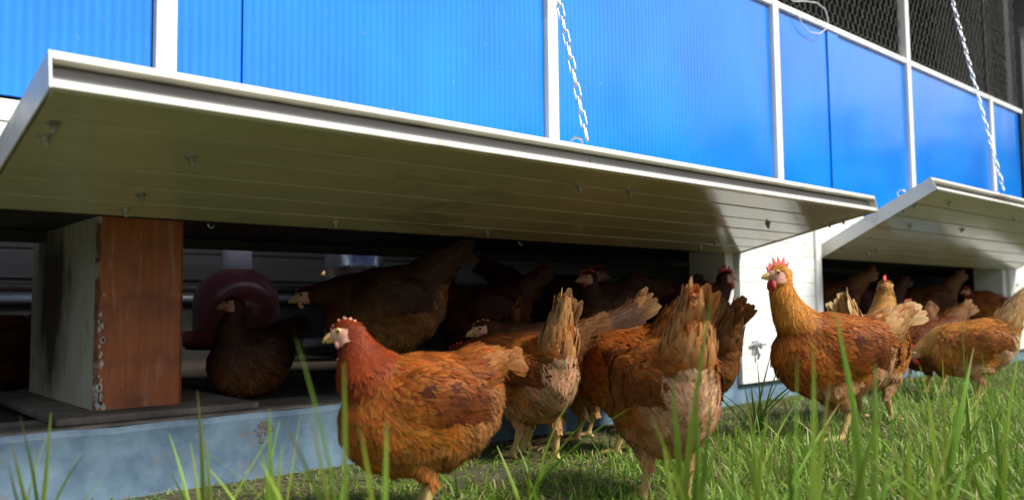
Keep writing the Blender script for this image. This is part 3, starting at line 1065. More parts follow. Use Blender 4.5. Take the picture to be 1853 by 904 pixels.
        face = ishead & (hf > -0.006) & (hh < 0.010) & (hh > -0.024) & (dh < 0.032)
        shank = np.zeros(len(Q), bool); thigh = np.zeros(len(Q), bool)
        for hip, kn, hk, ft in hips:
            thigh |= (Q[:, 2] < 0.150) & (np.abs(Q[:, 1] - hk[1]) < 0.06) & (np.linalg.norm(Q - (kn + hip) / 2, axis=1) < 0.085)
        if hips:
            shank = Q[:, 2] < hips[0][2][2] - 0.004
        side = np.abs(q[:, 1]) / (np.interp(q[:, 0], BD[:, 0], BD[:, 2]) + 0.012)
        wing = (side > 0.62) & (q[:, 0] > -0.135) & (q[:, 0] < 0.075) & (q[:, 2] > 0.185 + 0.15 * np.maximum(0, q[:, 0] - 0.03)) & (q[:, 2] < 0.268) & ~isneck
        fluff = (q[:, 0] < -0.055) & (q[:, 2] < 0.225 + (-q[:, 0] - 0.10) * 0.35) & ~wing
        return q, nt_, isneck, ishead, face, shank, thigh, wing, fluff

    def colours(Q, cl, amp):
        q, nt_, isneck, ishead, face, shank, thigh, wing, fluff = cl
        n = len(Q)
        k = np.clip((q[:, 2] - 0.16) / 0.10, 0, 1)[:, None]
        c = pb['breast'] * (1 - k) + pb['back'] * k
        c = np.where(thigh[:, None], pb['breast'] * 0.55 + pb['fluff'] * 0.45, c)
        fk = np.clip((-q[:, 0] - 0.055) / 0.06, 0, 1)[:, None]
        c = np.where(fluff[:, None], c * (1 - fk) + pb['fluff'] * fk, c)
        wk = np.clip((0.035 - q[:, 0]) / 0.075, 0, 1)[:, None] * np.clip((0.262 - q[:, 2]) / 0.03, 0.25, 1)[:, None]
        c = np.where(wing[:, None], c * (1 - wk) + (pb['wing'] * 0.85 + pb['back'] * 0.15) * wk, c)
        nk = np.clip((nt_ - 0.16) / 0.35, 0, 1)[:, None]
        c = np.where(isneck[:, None], c * (1 - nk) + pb['neck'] * nk, c)
        c = np.where(ishead[:, None], pb['neck'] * 0.85, c)
        big = np.sin(q[:, 0] * 61 + HEN_NO[0]) * np.sin(q[:, 2] * 73 + 2 * HEN_NO[0]) * np.sin(q[:, 1] * 57 + 1)
        return c * (1 + 0.24 * big[:, None] + amp * rg.normal(0, 1, (n, 1)) + 0.05 * rg.normal(0, 1, (n, 3)))

    cl = classify(V)
    bc = colours(V, cl, 0.06) * 0.7
    bc[cl[4]] = np.array((0.66, 0.34, 0.25)) * (1 + 0.15 * rg.normal(0, 1, (cl[4].sum(), 1)))
    bc[cl[5]] = np.array((0.52, 0.36, 0.14)) * (1 + 0.12 * rg.normal(0, 1, (cl[5].sum(), 1)))
    bc = np.clip(bc, 0.003, 0.9)
    a = me.color_attributes.new('Col', 'FLOAT_COLOR', 'POINT')
    a.data.foreach_set('color', np.concatenate([bc, np.ones((nv, 1))], 1).astype(np.float32).ravel())
    me.materials.clear()
    me.materials.append(MT['skin'])
    me.shade_smooth()
    body = bpy.data.objects.new('body', me)
    COL.objects.link(body)
    body.parent = root

    # --- plumage
    A, B_, C_ = V[tri[:, 0]], V[tri[:, 1]], V[tri[:, 2]]
    nn = np.cross(B_ - A, C_ - A)
    ar = np.linalg.norm(nn, axis=1)
    cen = (A + B_ + C_) / 3
    clc = classify(cen)
    wgt = ar * np.where(clc[3], 5.0, np.where(clc[2], 2.4, np.where(clc[8], 2.0, 1.0))) * np.where(clc[4] | clc[5], 0, 1)
    pick = rg.choice(len(tri), nf, p=wgt / wgt.sum())
    r1, r2 = rg.uniform(0, 1, (2, nf, 1))
    fl = r1 + r2 > 1
    r1, r2 = np.where(fl, 1 - r1, r1), np.where(fl, 1 - r2, r2)
    P = A[pick] + (B_[pick] - A[pick]) * r1 + (C_[pick] - A[pick]) * r2
    # smoothed normals
    vn = np.zeros_like(V)
    for k in range(3):
        np.add.at(vn, tri[:, k], nn)
    vn /= np.linalg.norm(vn, axis=1)[:, None] + 1e-12
    Nn = vn[tri[pick, 0]]
    cl = classify(P)
    q, nt_, isneck, ishead, face, shank, thigh, wing, fluff = cl
    # flow
    flow = np.tile(np.array((-1.0, 0, -0.12)), (nf, 1))
    low = np.clip((0.20 - q[:, 2]) / 0.08, 0, 1)[:, None]
    front = np.clip((q[:, 0] - 0.02) / 0.08, 0, 1)[:, None]
    flow = flow + np.array((0.25, 0, -0.9)) * front * 1.2 + np.array((0.0, 0, -0.5)) * low
    flow = np.where(fluff[:, None], np.array((-0.7, 0, -0.8)), flow)
    flow = np.where(thigh[:, None], np.array((-0.25, 0, -1.0)), flow)
    tail_z = np.clip((-q[:, 0] - 0.10) / 0.04, 0, 1)[:, None] * (q[:, 2] > 0.25)[:, None]
    flow = flow * (1 - tail_z) + td * tail_z * 1.3
    ntan = np.gradient(neck, axis=0); ntan /= np.linalg.norm(ntan, axis=1)[:, None]
    nflow = -ntan[np.clip((nt_ * 14).round().astype(int), 0, 14)]
    nk = np.clip((nt_ - 0.10) / 0.25, 0, 1)[:, None] * isneck[:, None]
    flow = flow * (1 - nk) + nflow * nk
    flow = np.where(ishead[:, None], -hd - 0.3 * hu, flow)
    T = flow - Nn * (flow * Nn).sum(1)[:, None]
    T /= np.linalg.norm(T, axis=1)[:, None] + 1e-9
    L = np.full(nf, 0.025); W = np.full(nf, 0.0112); lift = np.full(nf, 0.045); curl = np.full(nf, 0.09)
    L = np.where(wing, 0.025, L); W = np.where(wing, 0.011, W); lift = np.where(wing, 0.04, lift)
    L = np.where(thigh, 0.019, L); W = np.where(thigh, 0.0075, W); lift = np.where(thigh, 0.03, lift); curl = np.where(thigh, 0.06, curl)
    L = np.where(fluff, 0.024, L); W = np.where(fluff, 0.0062, W); lift = np.where(fluff, 0.15, lift); curl = np.where(fluff, 0.26, curl)
    nl = np.clip((nt_ - 0.1) / 0.8, 0, 1)
    L = np.where(isneck, 0.034 - 0.018 * nl, L); W = np.where(isneck, 0.0070 - 0.002 * nl, W); lift = np.where(isneck, 0.035, lift)
    L = np.where(ishead, 0.012, L); W = np.where(ishead, 0.006, W); lift = np.where(ishead, 0.05, lift)
    L = L * rg.uniform(0.75, 1.3, nf); W = W * rg.uniform(0.8, 1.2, nf)
    lift = lift * rg.uniform(0.5, 1.6, nf)
    col = colours(P, cl, 0.20) * (1 + np.array((0.0, 0.16, 0.20)) * rg.normal(0, 1, (nf, 1)))
    keep = ~(face | shank)
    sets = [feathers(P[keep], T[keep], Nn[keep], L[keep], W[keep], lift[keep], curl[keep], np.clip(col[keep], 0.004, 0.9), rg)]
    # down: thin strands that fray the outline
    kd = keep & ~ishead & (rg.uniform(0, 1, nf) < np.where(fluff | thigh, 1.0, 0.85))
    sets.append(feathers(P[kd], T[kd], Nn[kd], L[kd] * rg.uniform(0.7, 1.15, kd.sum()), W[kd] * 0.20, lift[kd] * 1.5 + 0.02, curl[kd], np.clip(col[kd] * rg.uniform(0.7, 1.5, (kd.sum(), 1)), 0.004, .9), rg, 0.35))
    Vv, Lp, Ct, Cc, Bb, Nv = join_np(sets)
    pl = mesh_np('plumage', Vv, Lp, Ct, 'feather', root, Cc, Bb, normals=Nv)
    pl['kind'] = 'stuff'

    # --- wings: coverts and flight feathers lying on the flank
    bv = BVHTree.FromPolygons([tuple(p) for p in V], [tuple(int(i) for i in t) for t in tri])
    def on_flank(x, z, s, off):
        o = bt((x, s * 0.2, z)); d = np.array((0, -s, 0.0))
        hit = bv.ray_cast(Vector(o), Vector(d))
        if hit[0] is None:
            return bt((x, s * 0.03, z)), np.array((0, s, 0.0))
        p = np.array(hit[0]); n_ = np.array(hit[1])
        if n_[1] * s < 0:
            n_ = -n_
        return p + n_ * off, n_
    for s in (-1, 1):
        sets = []
        rows = [(12, 0.012, 0.250, -0.038, 0.188, 0.085, 0.0105, 0.0030, 0)]
        for n_, xa, za, xb, zb, ln, wd, off, rw in rows:
            for i in range(n_):
                f = (i + 0.5) / n_
                x, z = xa + (xb - xa) * f, za + (zb - za) * f
                l2 = ln * rg.uniform(0.9, 1.1) * (1.12 if (rw == 0 and i >= n_ - 2) else 1)
                path, nm = [], []
                for k in range(6):
                    g = k / 5
                    xx = max(x - l2 * g, -0.150)
                    zz = z + (0.030 if rw == 0 else 0.012) * g * g * (0.4 + f) - 0.006 * g
                    p, n__ = on_flank(xx, zz, s, off - 0.0003 * i)
                    path.append(p); nm.append(n__)
                nm = np.array(nm); nm = (nm + nm.mean(0)) / 2; nm /= np.linalg.norm(nm, axis=1)[:, None]
                base = pb['wing'] * rg.uniform(0.85, 1.12) if rw == 0 else (pb['wing'] * 0.6 + pb['back'] * 0.4) * rg.uniform(0.85, 1.2)
                tip = base * 1.1 if rw == 0 else base * 0.6 + pb['back'] * 0.6
                sets.append(strip(np.array(path), nm, wd, base, tip, rg, 0.86))
        Vv, Lp, Ct, Cc, Bb = join_np(sets)
        mesh_np('wing', Vv, Lp, Ct, 'feather', root, Cc, Bb)

    # --- tail: coverts, then each stiff feather on its own
    sets = []
    side_v = np.array((0, 1.0, 0))
    upv = np.cross(side_v, td) * -1
    if upv[2] < 0:
        upv = -upv
    for k in range(330):
        s = rg.choice((-1, 1)); f = rg.uniform(0, 1)
        g = rg.uniform(0, 1) ** 1.3
        b0 = tb + td * (0.088 * g - 0.020) * tail[1] + side_v * s * 0.047 * (1 - g * 0.68) * math.sin(f * 1.57) + upv * rg.choice((-1, 1)) * 0.048 * math.cos(f * 1.57) * (1 - 0.68 * g)
        d = td * 1.0 + side_v * s * 0.10 * f + upv * rg.normal(0.0, 0.09)
        d /= np.linalg.norm(d)
        nrm = (b0 - tb) - td * ((b0 - tb) @ td) + 0.004 * rg.normal(0, 1, 3)
        nrm -= d * (nrm @ d); nrm /= np.linalg.norm(nrm)
        ln = rg.uniform(0.034, 0.058) * tail[1]
        path = [b0 + d * ln * v + nrm * (0.010 * v - 0.014 * v * v) for v in np.linspace(0, 1, 4)]
        c0 = (pb['tail'] * 0.6 + pb['back'] * 0.4) * rg.uniform(0.85, 1.12)
        sets.append(strip(path, np.tile(nrm, (4, 1)), rg.uniform(0.009, 0.014), c0, c0 * 0.6 + pb['tip'] * 0.4 * rg.uniform(0.5, 1.3), rg, 0.9, pb['tip'] * 0.5 * tail_pale + c0 * (1 - 0.5 * tail_pale)))
    Vv, Lp, Ct, Cc, Bb = join_np(sets)
    tl = mesh_np('tail', Vv, Lp, Ct, 'feather', root, Cc, Bb)
    for s in (-1, 1):
        for i in range(tail_n):
            f = (i + 0.4) / tail_n
            el2 = te + R(8) - R(24) * f + rg.normal(0, 0.05)
            spr = s * (0.04 + 0.20 * f) + rg.normal(0, 0.04)
            d = np.array((-math.cos(el2), 0, math.sin(el2))) + side_v * spr * 0.5
            d /= np.linalg.norm(d)
            b0 = tb + td * 0.035 + side_v * s * (0.004 + 0.016 * f) + upv * (0.012 * (1 - f) - 0.004)
            nrm = side_v * s * 1.0 + upv * (0.7 - 0.5 * f) + rg.normal(0, 0.1, 3)
            nrm -= d * (nrm @ d); nrm /= np.linalg.norm(nrm)
            ln = 0.098 * tail[1] * (1 - 0.16 * f) * rg.uniform(0.86, 1.06)
            bend = rg.normal(0.012, 0.006)
            path = [b0 + d * ln * v - upv * bend * v * v + np.array((0, 0, -sag * v * v)) for v in np.linspace(0, 1, 7)]
            pale = np.clip(tail_pale + rg.normal(0, 0.2), 0, 1)
            c0 = pb['tail'] * rg.uniform(0.8, 1.2)
            c1 = pb['tail'] * (1 - pale) + pb['tip'] * pale
            Vv, Lp, Ct, Cc, Bb = strip(path, np.tile(nrm, (7, 1)), rg.uniform(0.019, 0.026), c0, c1, rg, 0.78, pb['tip'] * tail_pale + c0 * (1 - tail_pale))
            mesh_np('tail_feather', Vv, Lp, Ct, 'feather', tl, Cc, Bb)

    # --- head furniture
    def hp(f, s, u):
        return H + hd * f + hs * s + hu * u
    cs = comb
    outl = [(0.024, 0.006), (0.026, 0.014), (0.020, 0.013), (0.018, 0.023), (0.011, 0.017), (0.008, 0.029), (0.001, 0.020), (-0.004, 0.031), (-0.010, 0.021), (-0.016, 0.028), (-0.019, 0.017), (-0.027, 0.018), (-0.021, 0.008)]
    base = [(0.024, 0.004), (0.023, 0.008), (0.019, 0.009), (0.016, 0.012), (0.011, 0.014), (0.007, 0.016), (0.001, 0.017), (-0.004, 0.0175), (-0.010, 0.016), (-0.014, 0.015), (-0.017, 0.012), (-0.019, 0.009), (-0.020, 0.006)]
    cb = MB()
    k = len(outl)
    vs = []
    for j, ((bf, bu), (of, ou)) in enumerate(zip(base, outl)):
        lean = 0.0015 * math.sin(j * 1.3 + HEN_NO[0])
        jt = rg.uniform(0.75, 1.25)
        of2, ou2 = (bf + (of - bf) * cs) * (1 + 0.12 * cs) + rg.normal(0, 0.0012), bu + (ou - bu) * cs * 1.2 * jt + 0.0015
        vs += [hp(bf, 0.0042, bu - 0.004), hp(bf, -0.0042, bu - 0.004), hp(of2, 0.0015 + lean, ou2), hp(of2, -0.0015 + lean, ou2)]
    fs = []
    for j in range(k - 1):
        a0, b0 = j * 4, j * 4 + 4
        fs += [(a0, b0, b0 + 2, a0 + 2), (a0 + 1, a0 + 3, b0 + 3, b0 + 1), (a0 + 2, b0 + 2, b0 + 3, a0 + 3)]
    cb.add(vs, fs)
    cb.build('comb', comb_mat, root, smooth=True)
    for s in (-1, 1):
        wm = MB()
        z = 0.6 + 0.5 * comb
        pts = [hp(0.017, s * 0.006, -0.012), hp(0.018, s * 0.008, -0.018 * z), hp(0.017, s * 0.009, -0.026 * z), hp(0.014, s * 0.008, -0.032 * z), hp(0.012, s * 0.0075, -0.035 * z)]
        wm.tube(pts, [0.004, 0.0062 * z, 0.0075 * z, 0.006 * z, 0.002], 10)
        wm.build('wattle', comb_mat, root, smooth=True)
        lb = MB(); ball(lb, hp(-0.007, s * 0.0185, -0.009), (0.0045, 0.003, 0.006), 8, 6)
        lb.build('earlobe', 'pink', root, smooth=True)
        ey = MB(); ball(ey, hp(0.0085, s * 0.0150, 0.0035), 0.0066, 14, 9)
        eo = ey.build('eye', 'eye', root, smooth=True)
        pu = MB(); ball(pu, hp(0.0092, s * 0.0188, 0.0038), 0.0037, 10, 7)
        pu.build('pupil', 'pupil', eo, smooth=True)
    bk = MB()
    bk.tube([hp(0.020, 0, -0.0015), hp(0.029, 0, -0.0020), hp(0.037, 0, -0.0045), hp(0.0425, 0, -0.0085), hp(0.0435, 0, -0.0110)], [0.0092, 0.0070, 0.0048, 0.0026, 0.0006], 10)
    bk.tube([hp(0.020, 0, -0.0085), hp(0.030, 0, -0.0095), hp(0.0385, 0, -0.0105)], [0.0062, 0.0045, 0.0008], 8)
    bk.build('beak', 'beak', root, smooth=True)
    return root

HENS = [
    # label, loc, heading, options
    ('large rust hen in profile beside the blue sill, nearest the orange post', (0.825, -0.536, 0), 148, dict(fat=1.12, neckfat=1.32, sc=0.93, pal='rust', head=(0.135, 0.345), look=(-6, -14), pitch=-2, tail=(20, 0.55), comb=0.45, comb_mat='pink', nf=14625, neckbend=(-0.030, -0.042), tail_pale=0.15, sag=0.01)),
    ('shaded hen standing on the sill with neck stretched flat and tail high', (1.168, 0.099, 0.143), 142, dict(fat=1.08, sc=1.06, pal='shaded_sable', head=(0.19, 0.236), look=(6, -10), pitch=-8, tail=(38, 1.0), comb=0.45, comb_mat='pink', nf=9450, neckbend=(-0.060, 0.0), tail_pale=0.1)),
    ('dark hen squatting in front of the red bell drinker', (0.930, 0.365, 0.131), 200, dict(sc=0.9, pal='shaded_sable', head=(0.075, 0.37), look=(-50, -6), sit=0.10, comb=0.4, nf=3900, tail=(30, 0.9))),
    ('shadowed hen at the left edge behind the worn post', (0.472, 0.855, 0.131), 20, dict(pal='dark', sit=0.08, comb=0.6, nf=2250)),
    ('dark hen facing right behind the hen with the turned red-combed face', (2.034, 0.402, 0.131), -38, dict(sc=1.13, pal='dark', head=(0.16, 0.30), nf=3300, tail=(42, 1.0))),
    ('dark brown hen looking left with a bright red comb, above the group', (2.014, 0.096, 0.143), 185, dict(sc=0.97, pal='shaded_sable', head=(0.105, 0.315), look=(-30, -8), comb=0.9, nf=4500, tail=(40, 0.9))),
    ('dark hen with a pale face turned left, behind the large rust hen', (1.490, -0.176, 0), 140, dict(sc=1.06, pal='shaded_sable', head=(0.165, 0.285), look=(10, -10), comb=0.4, comb_mat='pink', nf=4500, tail=(35, 0.9), neckbend=(-0.045, -0.02))),
    ('amber hen with an upright pale tail, between the rust hen and the fluffy-rumped hen', (1.340, -0.270, 0), 78, dict(fat=1.06, sc=0.96, pal='amber', head=(0.19, 0.17), look=(0, -40), pitch=-5, tail=(74, 1.1), nf=10800, tail_pale=0.8, step=0.03, neckbend=(-0.05, 0.03))),
    ('hen half hidden with a broad fanned pale tail, beside the upright-tailed hen', (1.621, -0.158, 0), 112, dict(sc=0.98, pal='amber', head=(0.19, 0.20), look=(0, -30), pitch=-6, tail=(56, 1.2), nf=9450, tail_pale=0.65, neckbend=(-0.05, 0.02))),
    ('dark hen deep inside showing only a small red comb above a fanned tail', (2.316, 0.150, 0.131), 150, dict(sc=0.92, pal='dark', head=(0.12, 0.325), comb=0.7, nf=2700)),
    ('big rust hen seen from behind, head down and tail raised, in the middle', (1.222, -0.742, 0), 62, dict(fat=1.10, sc=0.98, pal='amber', head=(0.20, 0.13), look=(0, -55), pitch=-6, tail=(74, 1.05), nf=15750, tail_pale=0.25, neckbend=(-0.05, 0.05))),
    ('dark hen with a tall red comb stepping out beside the white wall', (2.322, -0.004, 0.143), -34, dict(sc=0.97, pal='dark', head=(0.135, 0.320), look=(6, -4), comb=1.5, nf=3900, tail=(30, 0.9))),
    ('brown hen seen from behind with a dark tail, against the white wall', (1.874, -0.343, 0), 84, dict(sc=0.93, pal='brown', head=(0.19, 0.16), look=(0, -40), pitch=-5, tail=(64, 1.1), nf=9000, tail_pale=0.35, neckbend=(-0.05, 0.04))),
    ('golden-necked hen standing tall in the grass by the white wall', (2.089, -0.621, 0.0), 146, dict(fat=1.05, sc=1.10, pal='gold', head=(0.128, 0.398), look=(4, -3), pitch=8, tail=(35, 0.95), comb=1.25, nf=14625, tail_pale=0.7, neckbend=(-0.004, -0.075))),
    ('pale fluffy hen behind the golden-necked one, turned away with a red comb', (2.503, -0.542, 0), 2, dict(fat=1.06, sc=1.06, pal='pale', head=(0.105, 0.385), look=(15, 0), pitch=10, tail=(66, 1.05), comb=0.95, nf=11700, tail_pale=0.8)),
    ('shaded brown hen with a white tail tip inside the farther opening', (3.717, 0.244, 0.131), 140, dict(sc=1.1, pal='brown', head=(0.15, 0.30), nf=2400, tail=(40, 1.1), tail_pale=1.0)),
    ('brown hen with a raised tail on the sill of the farther opening', (4.652, 0.135, 0.143), 140, dict(sc=1.0, pal='brown', head=(0.17, 0.24), look=(0, -25), pitch=-6, nf=2400, tail=(52, 1.05), tail_pale=0.45)),
    ('reddish hen facing left in the farther opening, comb showing', (5.390, 0.094, 0.143), 150, dict(sc=0.93, pal='rust', head=(0.15, 0.30), comb=0.9, nf=2250)),
    ('dark brown hen grazing at the foot of the farther opening', (3.368, -0.373, 0), 150, dict(sc=0.95, pal='brown', head=(0.20, 0.10), look=(0, -60), pitch=-9, tail=(48, 1.0), nf=4500, tail_pale=0.7, neckbend=(-0.05, 0.05))),
    ('pale hen with an upright tail at the right edge of the picture', (3.167, -0.596, 0), 118, dict(sc=0.98, pal='pale', head=(0.19, 0.18), look=(0, -30), pitch=-8, tail=(64, 1.15), nf=10800, tail_pale=0.85, neckbend=(-0.05, 0.03))),
    ('dark hen farthest along the opening near the right edge', (6.026, 0.199, 0.131), 165, dict(pal='dark', head=(0.12, 0.33), comb=0.8, nf=900)),
    ('brown hen in shade behind the legs of the large rust hen', (1.533, 0.055, 0), 60, dict(sc=0.98, pal='brown', head=(0.19, 0.20), look=(0, -30), pitch=-4, tail=(50, 1.0), nf=2500, tail_pale=0.3, neckbend=(-0.05, 0.02))),
    ('brown hen wedged between the fan-tailed hen and the big hen seen from behind', (1.842, -0.154, 0), 96, dict(sc=1.0, pal='rust', head=(0.19, 0.20), look=(0, -30), pitch=-4, tail=(60, 1.05), nf=2500, tail_pale=0.4, neckbend=(-0.05, 0.02))),
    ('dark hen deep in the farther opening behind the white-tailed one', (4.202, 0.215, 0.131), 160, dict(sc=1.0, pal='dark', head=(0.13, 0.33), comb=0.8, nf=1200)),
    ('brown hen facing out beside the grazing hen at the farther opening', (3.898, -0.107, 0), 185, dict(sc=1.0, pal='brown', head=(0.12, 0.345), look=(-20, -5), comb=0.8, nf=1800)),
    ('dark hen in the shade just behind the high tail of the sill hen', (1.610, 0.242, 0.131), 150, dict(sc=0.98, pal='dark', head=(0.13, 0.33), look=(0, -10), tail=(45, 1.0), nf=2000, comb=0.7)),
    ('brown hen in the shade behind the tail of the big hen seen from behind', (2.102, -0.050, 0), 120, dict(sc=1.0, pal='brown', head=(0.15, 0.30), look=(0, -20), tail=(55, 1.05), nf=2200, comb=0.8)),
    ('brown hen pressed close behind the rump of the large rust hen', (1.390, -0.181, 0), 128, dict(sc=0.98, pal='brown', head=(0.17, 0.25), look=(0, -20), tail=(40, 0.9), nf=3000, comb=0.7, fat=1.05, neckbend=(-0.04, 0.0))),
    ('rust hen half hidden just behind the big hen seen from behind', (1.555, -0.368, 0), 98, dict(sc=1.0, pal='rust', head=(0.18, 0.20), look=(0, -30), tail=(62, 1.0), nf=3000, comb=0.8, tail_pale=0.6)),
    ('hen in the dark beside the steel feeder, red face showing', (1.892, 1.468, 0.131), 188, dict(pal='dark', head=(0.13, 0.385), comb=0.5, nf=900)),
]
for lab, loc, hdg, kw in HENS:
    hen(lab, loc, hdg, **kw)

# ------------------------------------------------------------------ grass
def blade_rows(base, tip_off, height, bend, width, rg, nseg=10, col=(0.10, 0.22, 0.03), tipcol=(0.16, 0.30, 0.06)):
    """one blade from base to base+tip_off at height, bowed sideways, keeled along its middle"""
    base = np.array(base, float)
    tip = np.array((tip_off[0], tip_off[1], height))
    hor = np.array((tip[0], tip[1], 0))
    nrm_h = np.linalg.norm(hor)
    side = np.array((-hor[1], hor[0], 0)) / nrm_h if nrm_h > 1e-4 else np.array((1.0, 0, 0))
    tipb = rg.choice((0.80, 0.9, 2.0, 2.0))
    face = np.array((-0.666, -0.746, 0)) * 0.6 + rg.normal(0, 0.35, 3) * (1, 1, 0)
    V, C, Lp, Ct = [], [], [], []
    for i in range(nseg + 1):
        v = i / nseg
        p = base + hor * (v ** (1 + 1.4 * abs(bend))) + np.array((0, 0, tip[2] * v ** (1 - 0.25 * abs(bend)))) + side * bend * 0.12 * tip[2] * math.sin(math.pi * v)
        t = (tip - np.array((0, 0, 0))) / np.linalg.norm(tip)
        w = np.cross(t, face); w /= np.linalg.norm(w)
        kf = np.cross(w, t)
        wd = width * 0.5 * min(1, 0.55 + v * 2) * (1 - v ** 2.4) + 0.0004
        for u in (-1, 0, 1):
            V.append(p + w * wd * u + kf * (0.35 * wd if u == 0 else 0))
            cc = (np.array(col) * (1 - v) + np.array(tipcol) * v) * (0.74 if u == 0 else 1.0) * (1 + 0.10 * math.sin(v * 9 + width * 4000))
            if v > tipb:
                cc = cc * 0.35 + np.array((0.30, 0.22, 0.10)) * 0.65
            C.append(cc)
    for i in range(nseg):
        for u in (0, 1):
            a = i * 3 + u
            Lp += [a, a + 1, a + 4, a + 3]; Ct.append(4)
    return np.array(V), np.array(Lp), np.array(Ct), np.array(C)

TUFTS = [
    ('blurred tall grass tuft standing before the chest of the large rust hen', (0.432, -0.978), [(-0.065, -0.004, 0.332, 13, 0.3), (-0.019, -0.012, 0.308, 6, 0.2), (-0.053, 0.056, 0.257, 8, 0.3), (-0.054, -0.009, 0.268, 5, 0.2), (-0.005, -0.018, 0.246, 6, -0.5), (0.028, -0.015, 0.248, 7, 0.4)]),
    ('single tall grass clump against the blue sill below the bell drinker', (0.463, -0.535), [(-0.033, -0.040, 0.251, 8, 0.1), (-0.009, -0.009, 0.183, 6, 0.2), (-0.011, 0.040, 0.170, 5, 0.2)]),
    ('short grass clump on the blue sill below the orange post', (0.270, -0.430), [(-0.029, -0.039, 0.226, 8, 0.2), (0.009, -0.029, 0.226, 7, 0.1), (0.001, 0.027, 0.181, 7, 0.1), (-0.036, -0.030, 0.192, 6, 0.2)]),
    ('grass clump beside the broken spot on the blue sill', (0.515, -0.649), [(-0.033, -0.036, 0.232, 9, 0.2), (-0.004, -0.013, 0.182, 6, 0.1), (0.029, -0.002, 0.222, 5, 0.1), (-0.041, -0.025, 0.188, 6, 0.3)]),
    ('very tall grass tuft crossing the hen seen from behind', (0.820, -1.082), [(-0.014, -0.061, 0.374, 11, 0.15), (-0.022, -0.006, 0.274, 12, 0.1), (0.039, -0.018, 0.251, 10, 0.2), (-0.061, -0.006, 0.230, 7, 0.3), (0.026, -0.043, 0.216, 7, 0.2), (-0.004, 0.025, 0.199, 8, 0.2), (-0.024, -0.043, 0.265, 9, 0.2)]),
    ('thin upright grass blade by the feet of the upright-tailed hen', (1.006, -0.616), [(-0.038, -0.036, 0.131, 4, 0.05), (0.013, -0.020, 0.087, 4, 0.2), (0.010, 0.042, 0.084, 4, 0.3)]),
    ('broad pair of soft grass blades before the golden-necked hen', (0.876, -1.212), [(-0.048, -0.022, 0.305, 11, 0.1), (-0.009, -0.020, 0.313, 11, 0.08), (0.032, -0.016, 0.270, 7, 0.3), (-0.052, -0.013, 0.234, 7, 0.4)]),
    ('long arching grass blade crossing the flank of the golden-necked hen', (1.021, -1.207), [(-0.073, -0.009, 0.353, 12, 0.25), (-0.002, -0.024, 0.286, 8, 0.1), (0.009, 0.011, 0.239, 7, 0.2), (-0.023, -0.042, 0.239, 9, 0.3), (0.022, -0.037, 0.194, 8, 0.4)]),
    ('grass tuft below the dark grazing hen', (1.435, -1.134), [(-0.076, -0.011, 0.260, 8, 0.3), (-0.006, -0.019, 0.266, 6, 0.1), (0.075, -0.039, 0.283, 9, 0.35), (-0.026, -0.052, 0.224, 6, 0.2), (-0.020, 0.001, 0.185, 7, 0.3)]),
    ('thin seeding grass stalk before the dark grazing hen', (1.896, -1.008), [(-0.072, -0.036, 0.326, 3, 0.05), (-0.005, -0.018, 0.249, 3, 0.1), (0.077, -0.015, 0.185, 5, 0.3)]),
    ('grass tuft before the pale hen at the far right', (1.448, -1.212), [(-0.069, -0.017, 0.280, 6, 0.2), (0.010, -0.033, 0.259, 8, 0.2), (0.064, -0.033, 0.310, 6, 0.1), (-0.057, -0.021, 0.212, 7, 0.3), (0.003, -0.020, 0.185, 7, 0.2)]),
    ('grass tuft at the foot of the white wall beside the latch', (1.968, -0.467), [(-0.066, -0.049, 0.209, 5, 0.1), (0.019, -0.038, 0.226, 5, 0.2), (0.025, 0.053, 0.147, 5, 0.3), (-0.019, -0.092, 0.215, 5, 0.2), (-0.016, 0.002, 0.138, 5, 0.2)]),
    ('grass tuft between the golden-necked hen and the big hen seen from behind', (1.127, -0.993), [(-0.056, -0.021, 0.222, 7, 0.2), (0.003, -0.021, 0.204, 7, 0.3), (-0.003, 0.035, 0.192, 7, 0.4), (-0.022, -0.048, 0.185, 6, 0.2)]),
    ('dense grass tuft in the lower right corner', (1.114, -1.250), [(-0.062, -0.008, 0.224, 9, 0.3), (-0.003, -0.018, 0.227, 9, 0.2), (0.050, -0.021, 0.205, 8, 0.3), (-0.049, -0.016, 0.187, 8, 0.2), (-0.046, 0.025, 0.175, 8, 0.4), (0.064, -0.031, 0.175, 8, 0.3)]),
]

for lab, (tx, ty), bl in TUFTS:
    rg = np.random.default_rng(int(abs(tx * 977 + ty * 313)) + 1)
    root = tag(empty('grass_tuft', (tx, ty, 0)), lab, 'grass tuft', 'tall grass tufts in front of the coop')
    allb = [(dx, dy, z, w_, b_) for dx, dy, z, w_, b_ in bl]
    for k in range(9):
        a = rg.uniform(0, 6.28)
        hgt = rg.uniform(0.06, 0.20)
        sp = rg.uniform(0.3, 1.1)
        allb.append((math.cos(a) * hgt * sp, math.sin(a) * hgt * sp, hgt, rg.uniform(2.5, 6), rg.uniform(0.2, 0.9)))
    for dx, dy, z, w_, b_ in allb:
        g = rg.uniform(0.8, 1.25)
        yel = rg.uniform(0, 0.5)
        c0 = (0.120 * g * (1 + yel), 0.255 * g, 0.026 * g)
        c1 = (0.230 * g * (1 + yel), 0.420 * g, 0.058 * g)
        bx, by = rg.normal(0, 0.010, 2)
        V, Lp, Ct, C = blade_rows((bx, by, -0.01), (dx - bx, dy - by), z + 0.01, b_ * rg.choice((-1, 1)), w_ * 0.001 * 1.05, rg, 10, c0, c1)
        mesh_np('blade', V, Lp, Ct, 'grass', root, C)

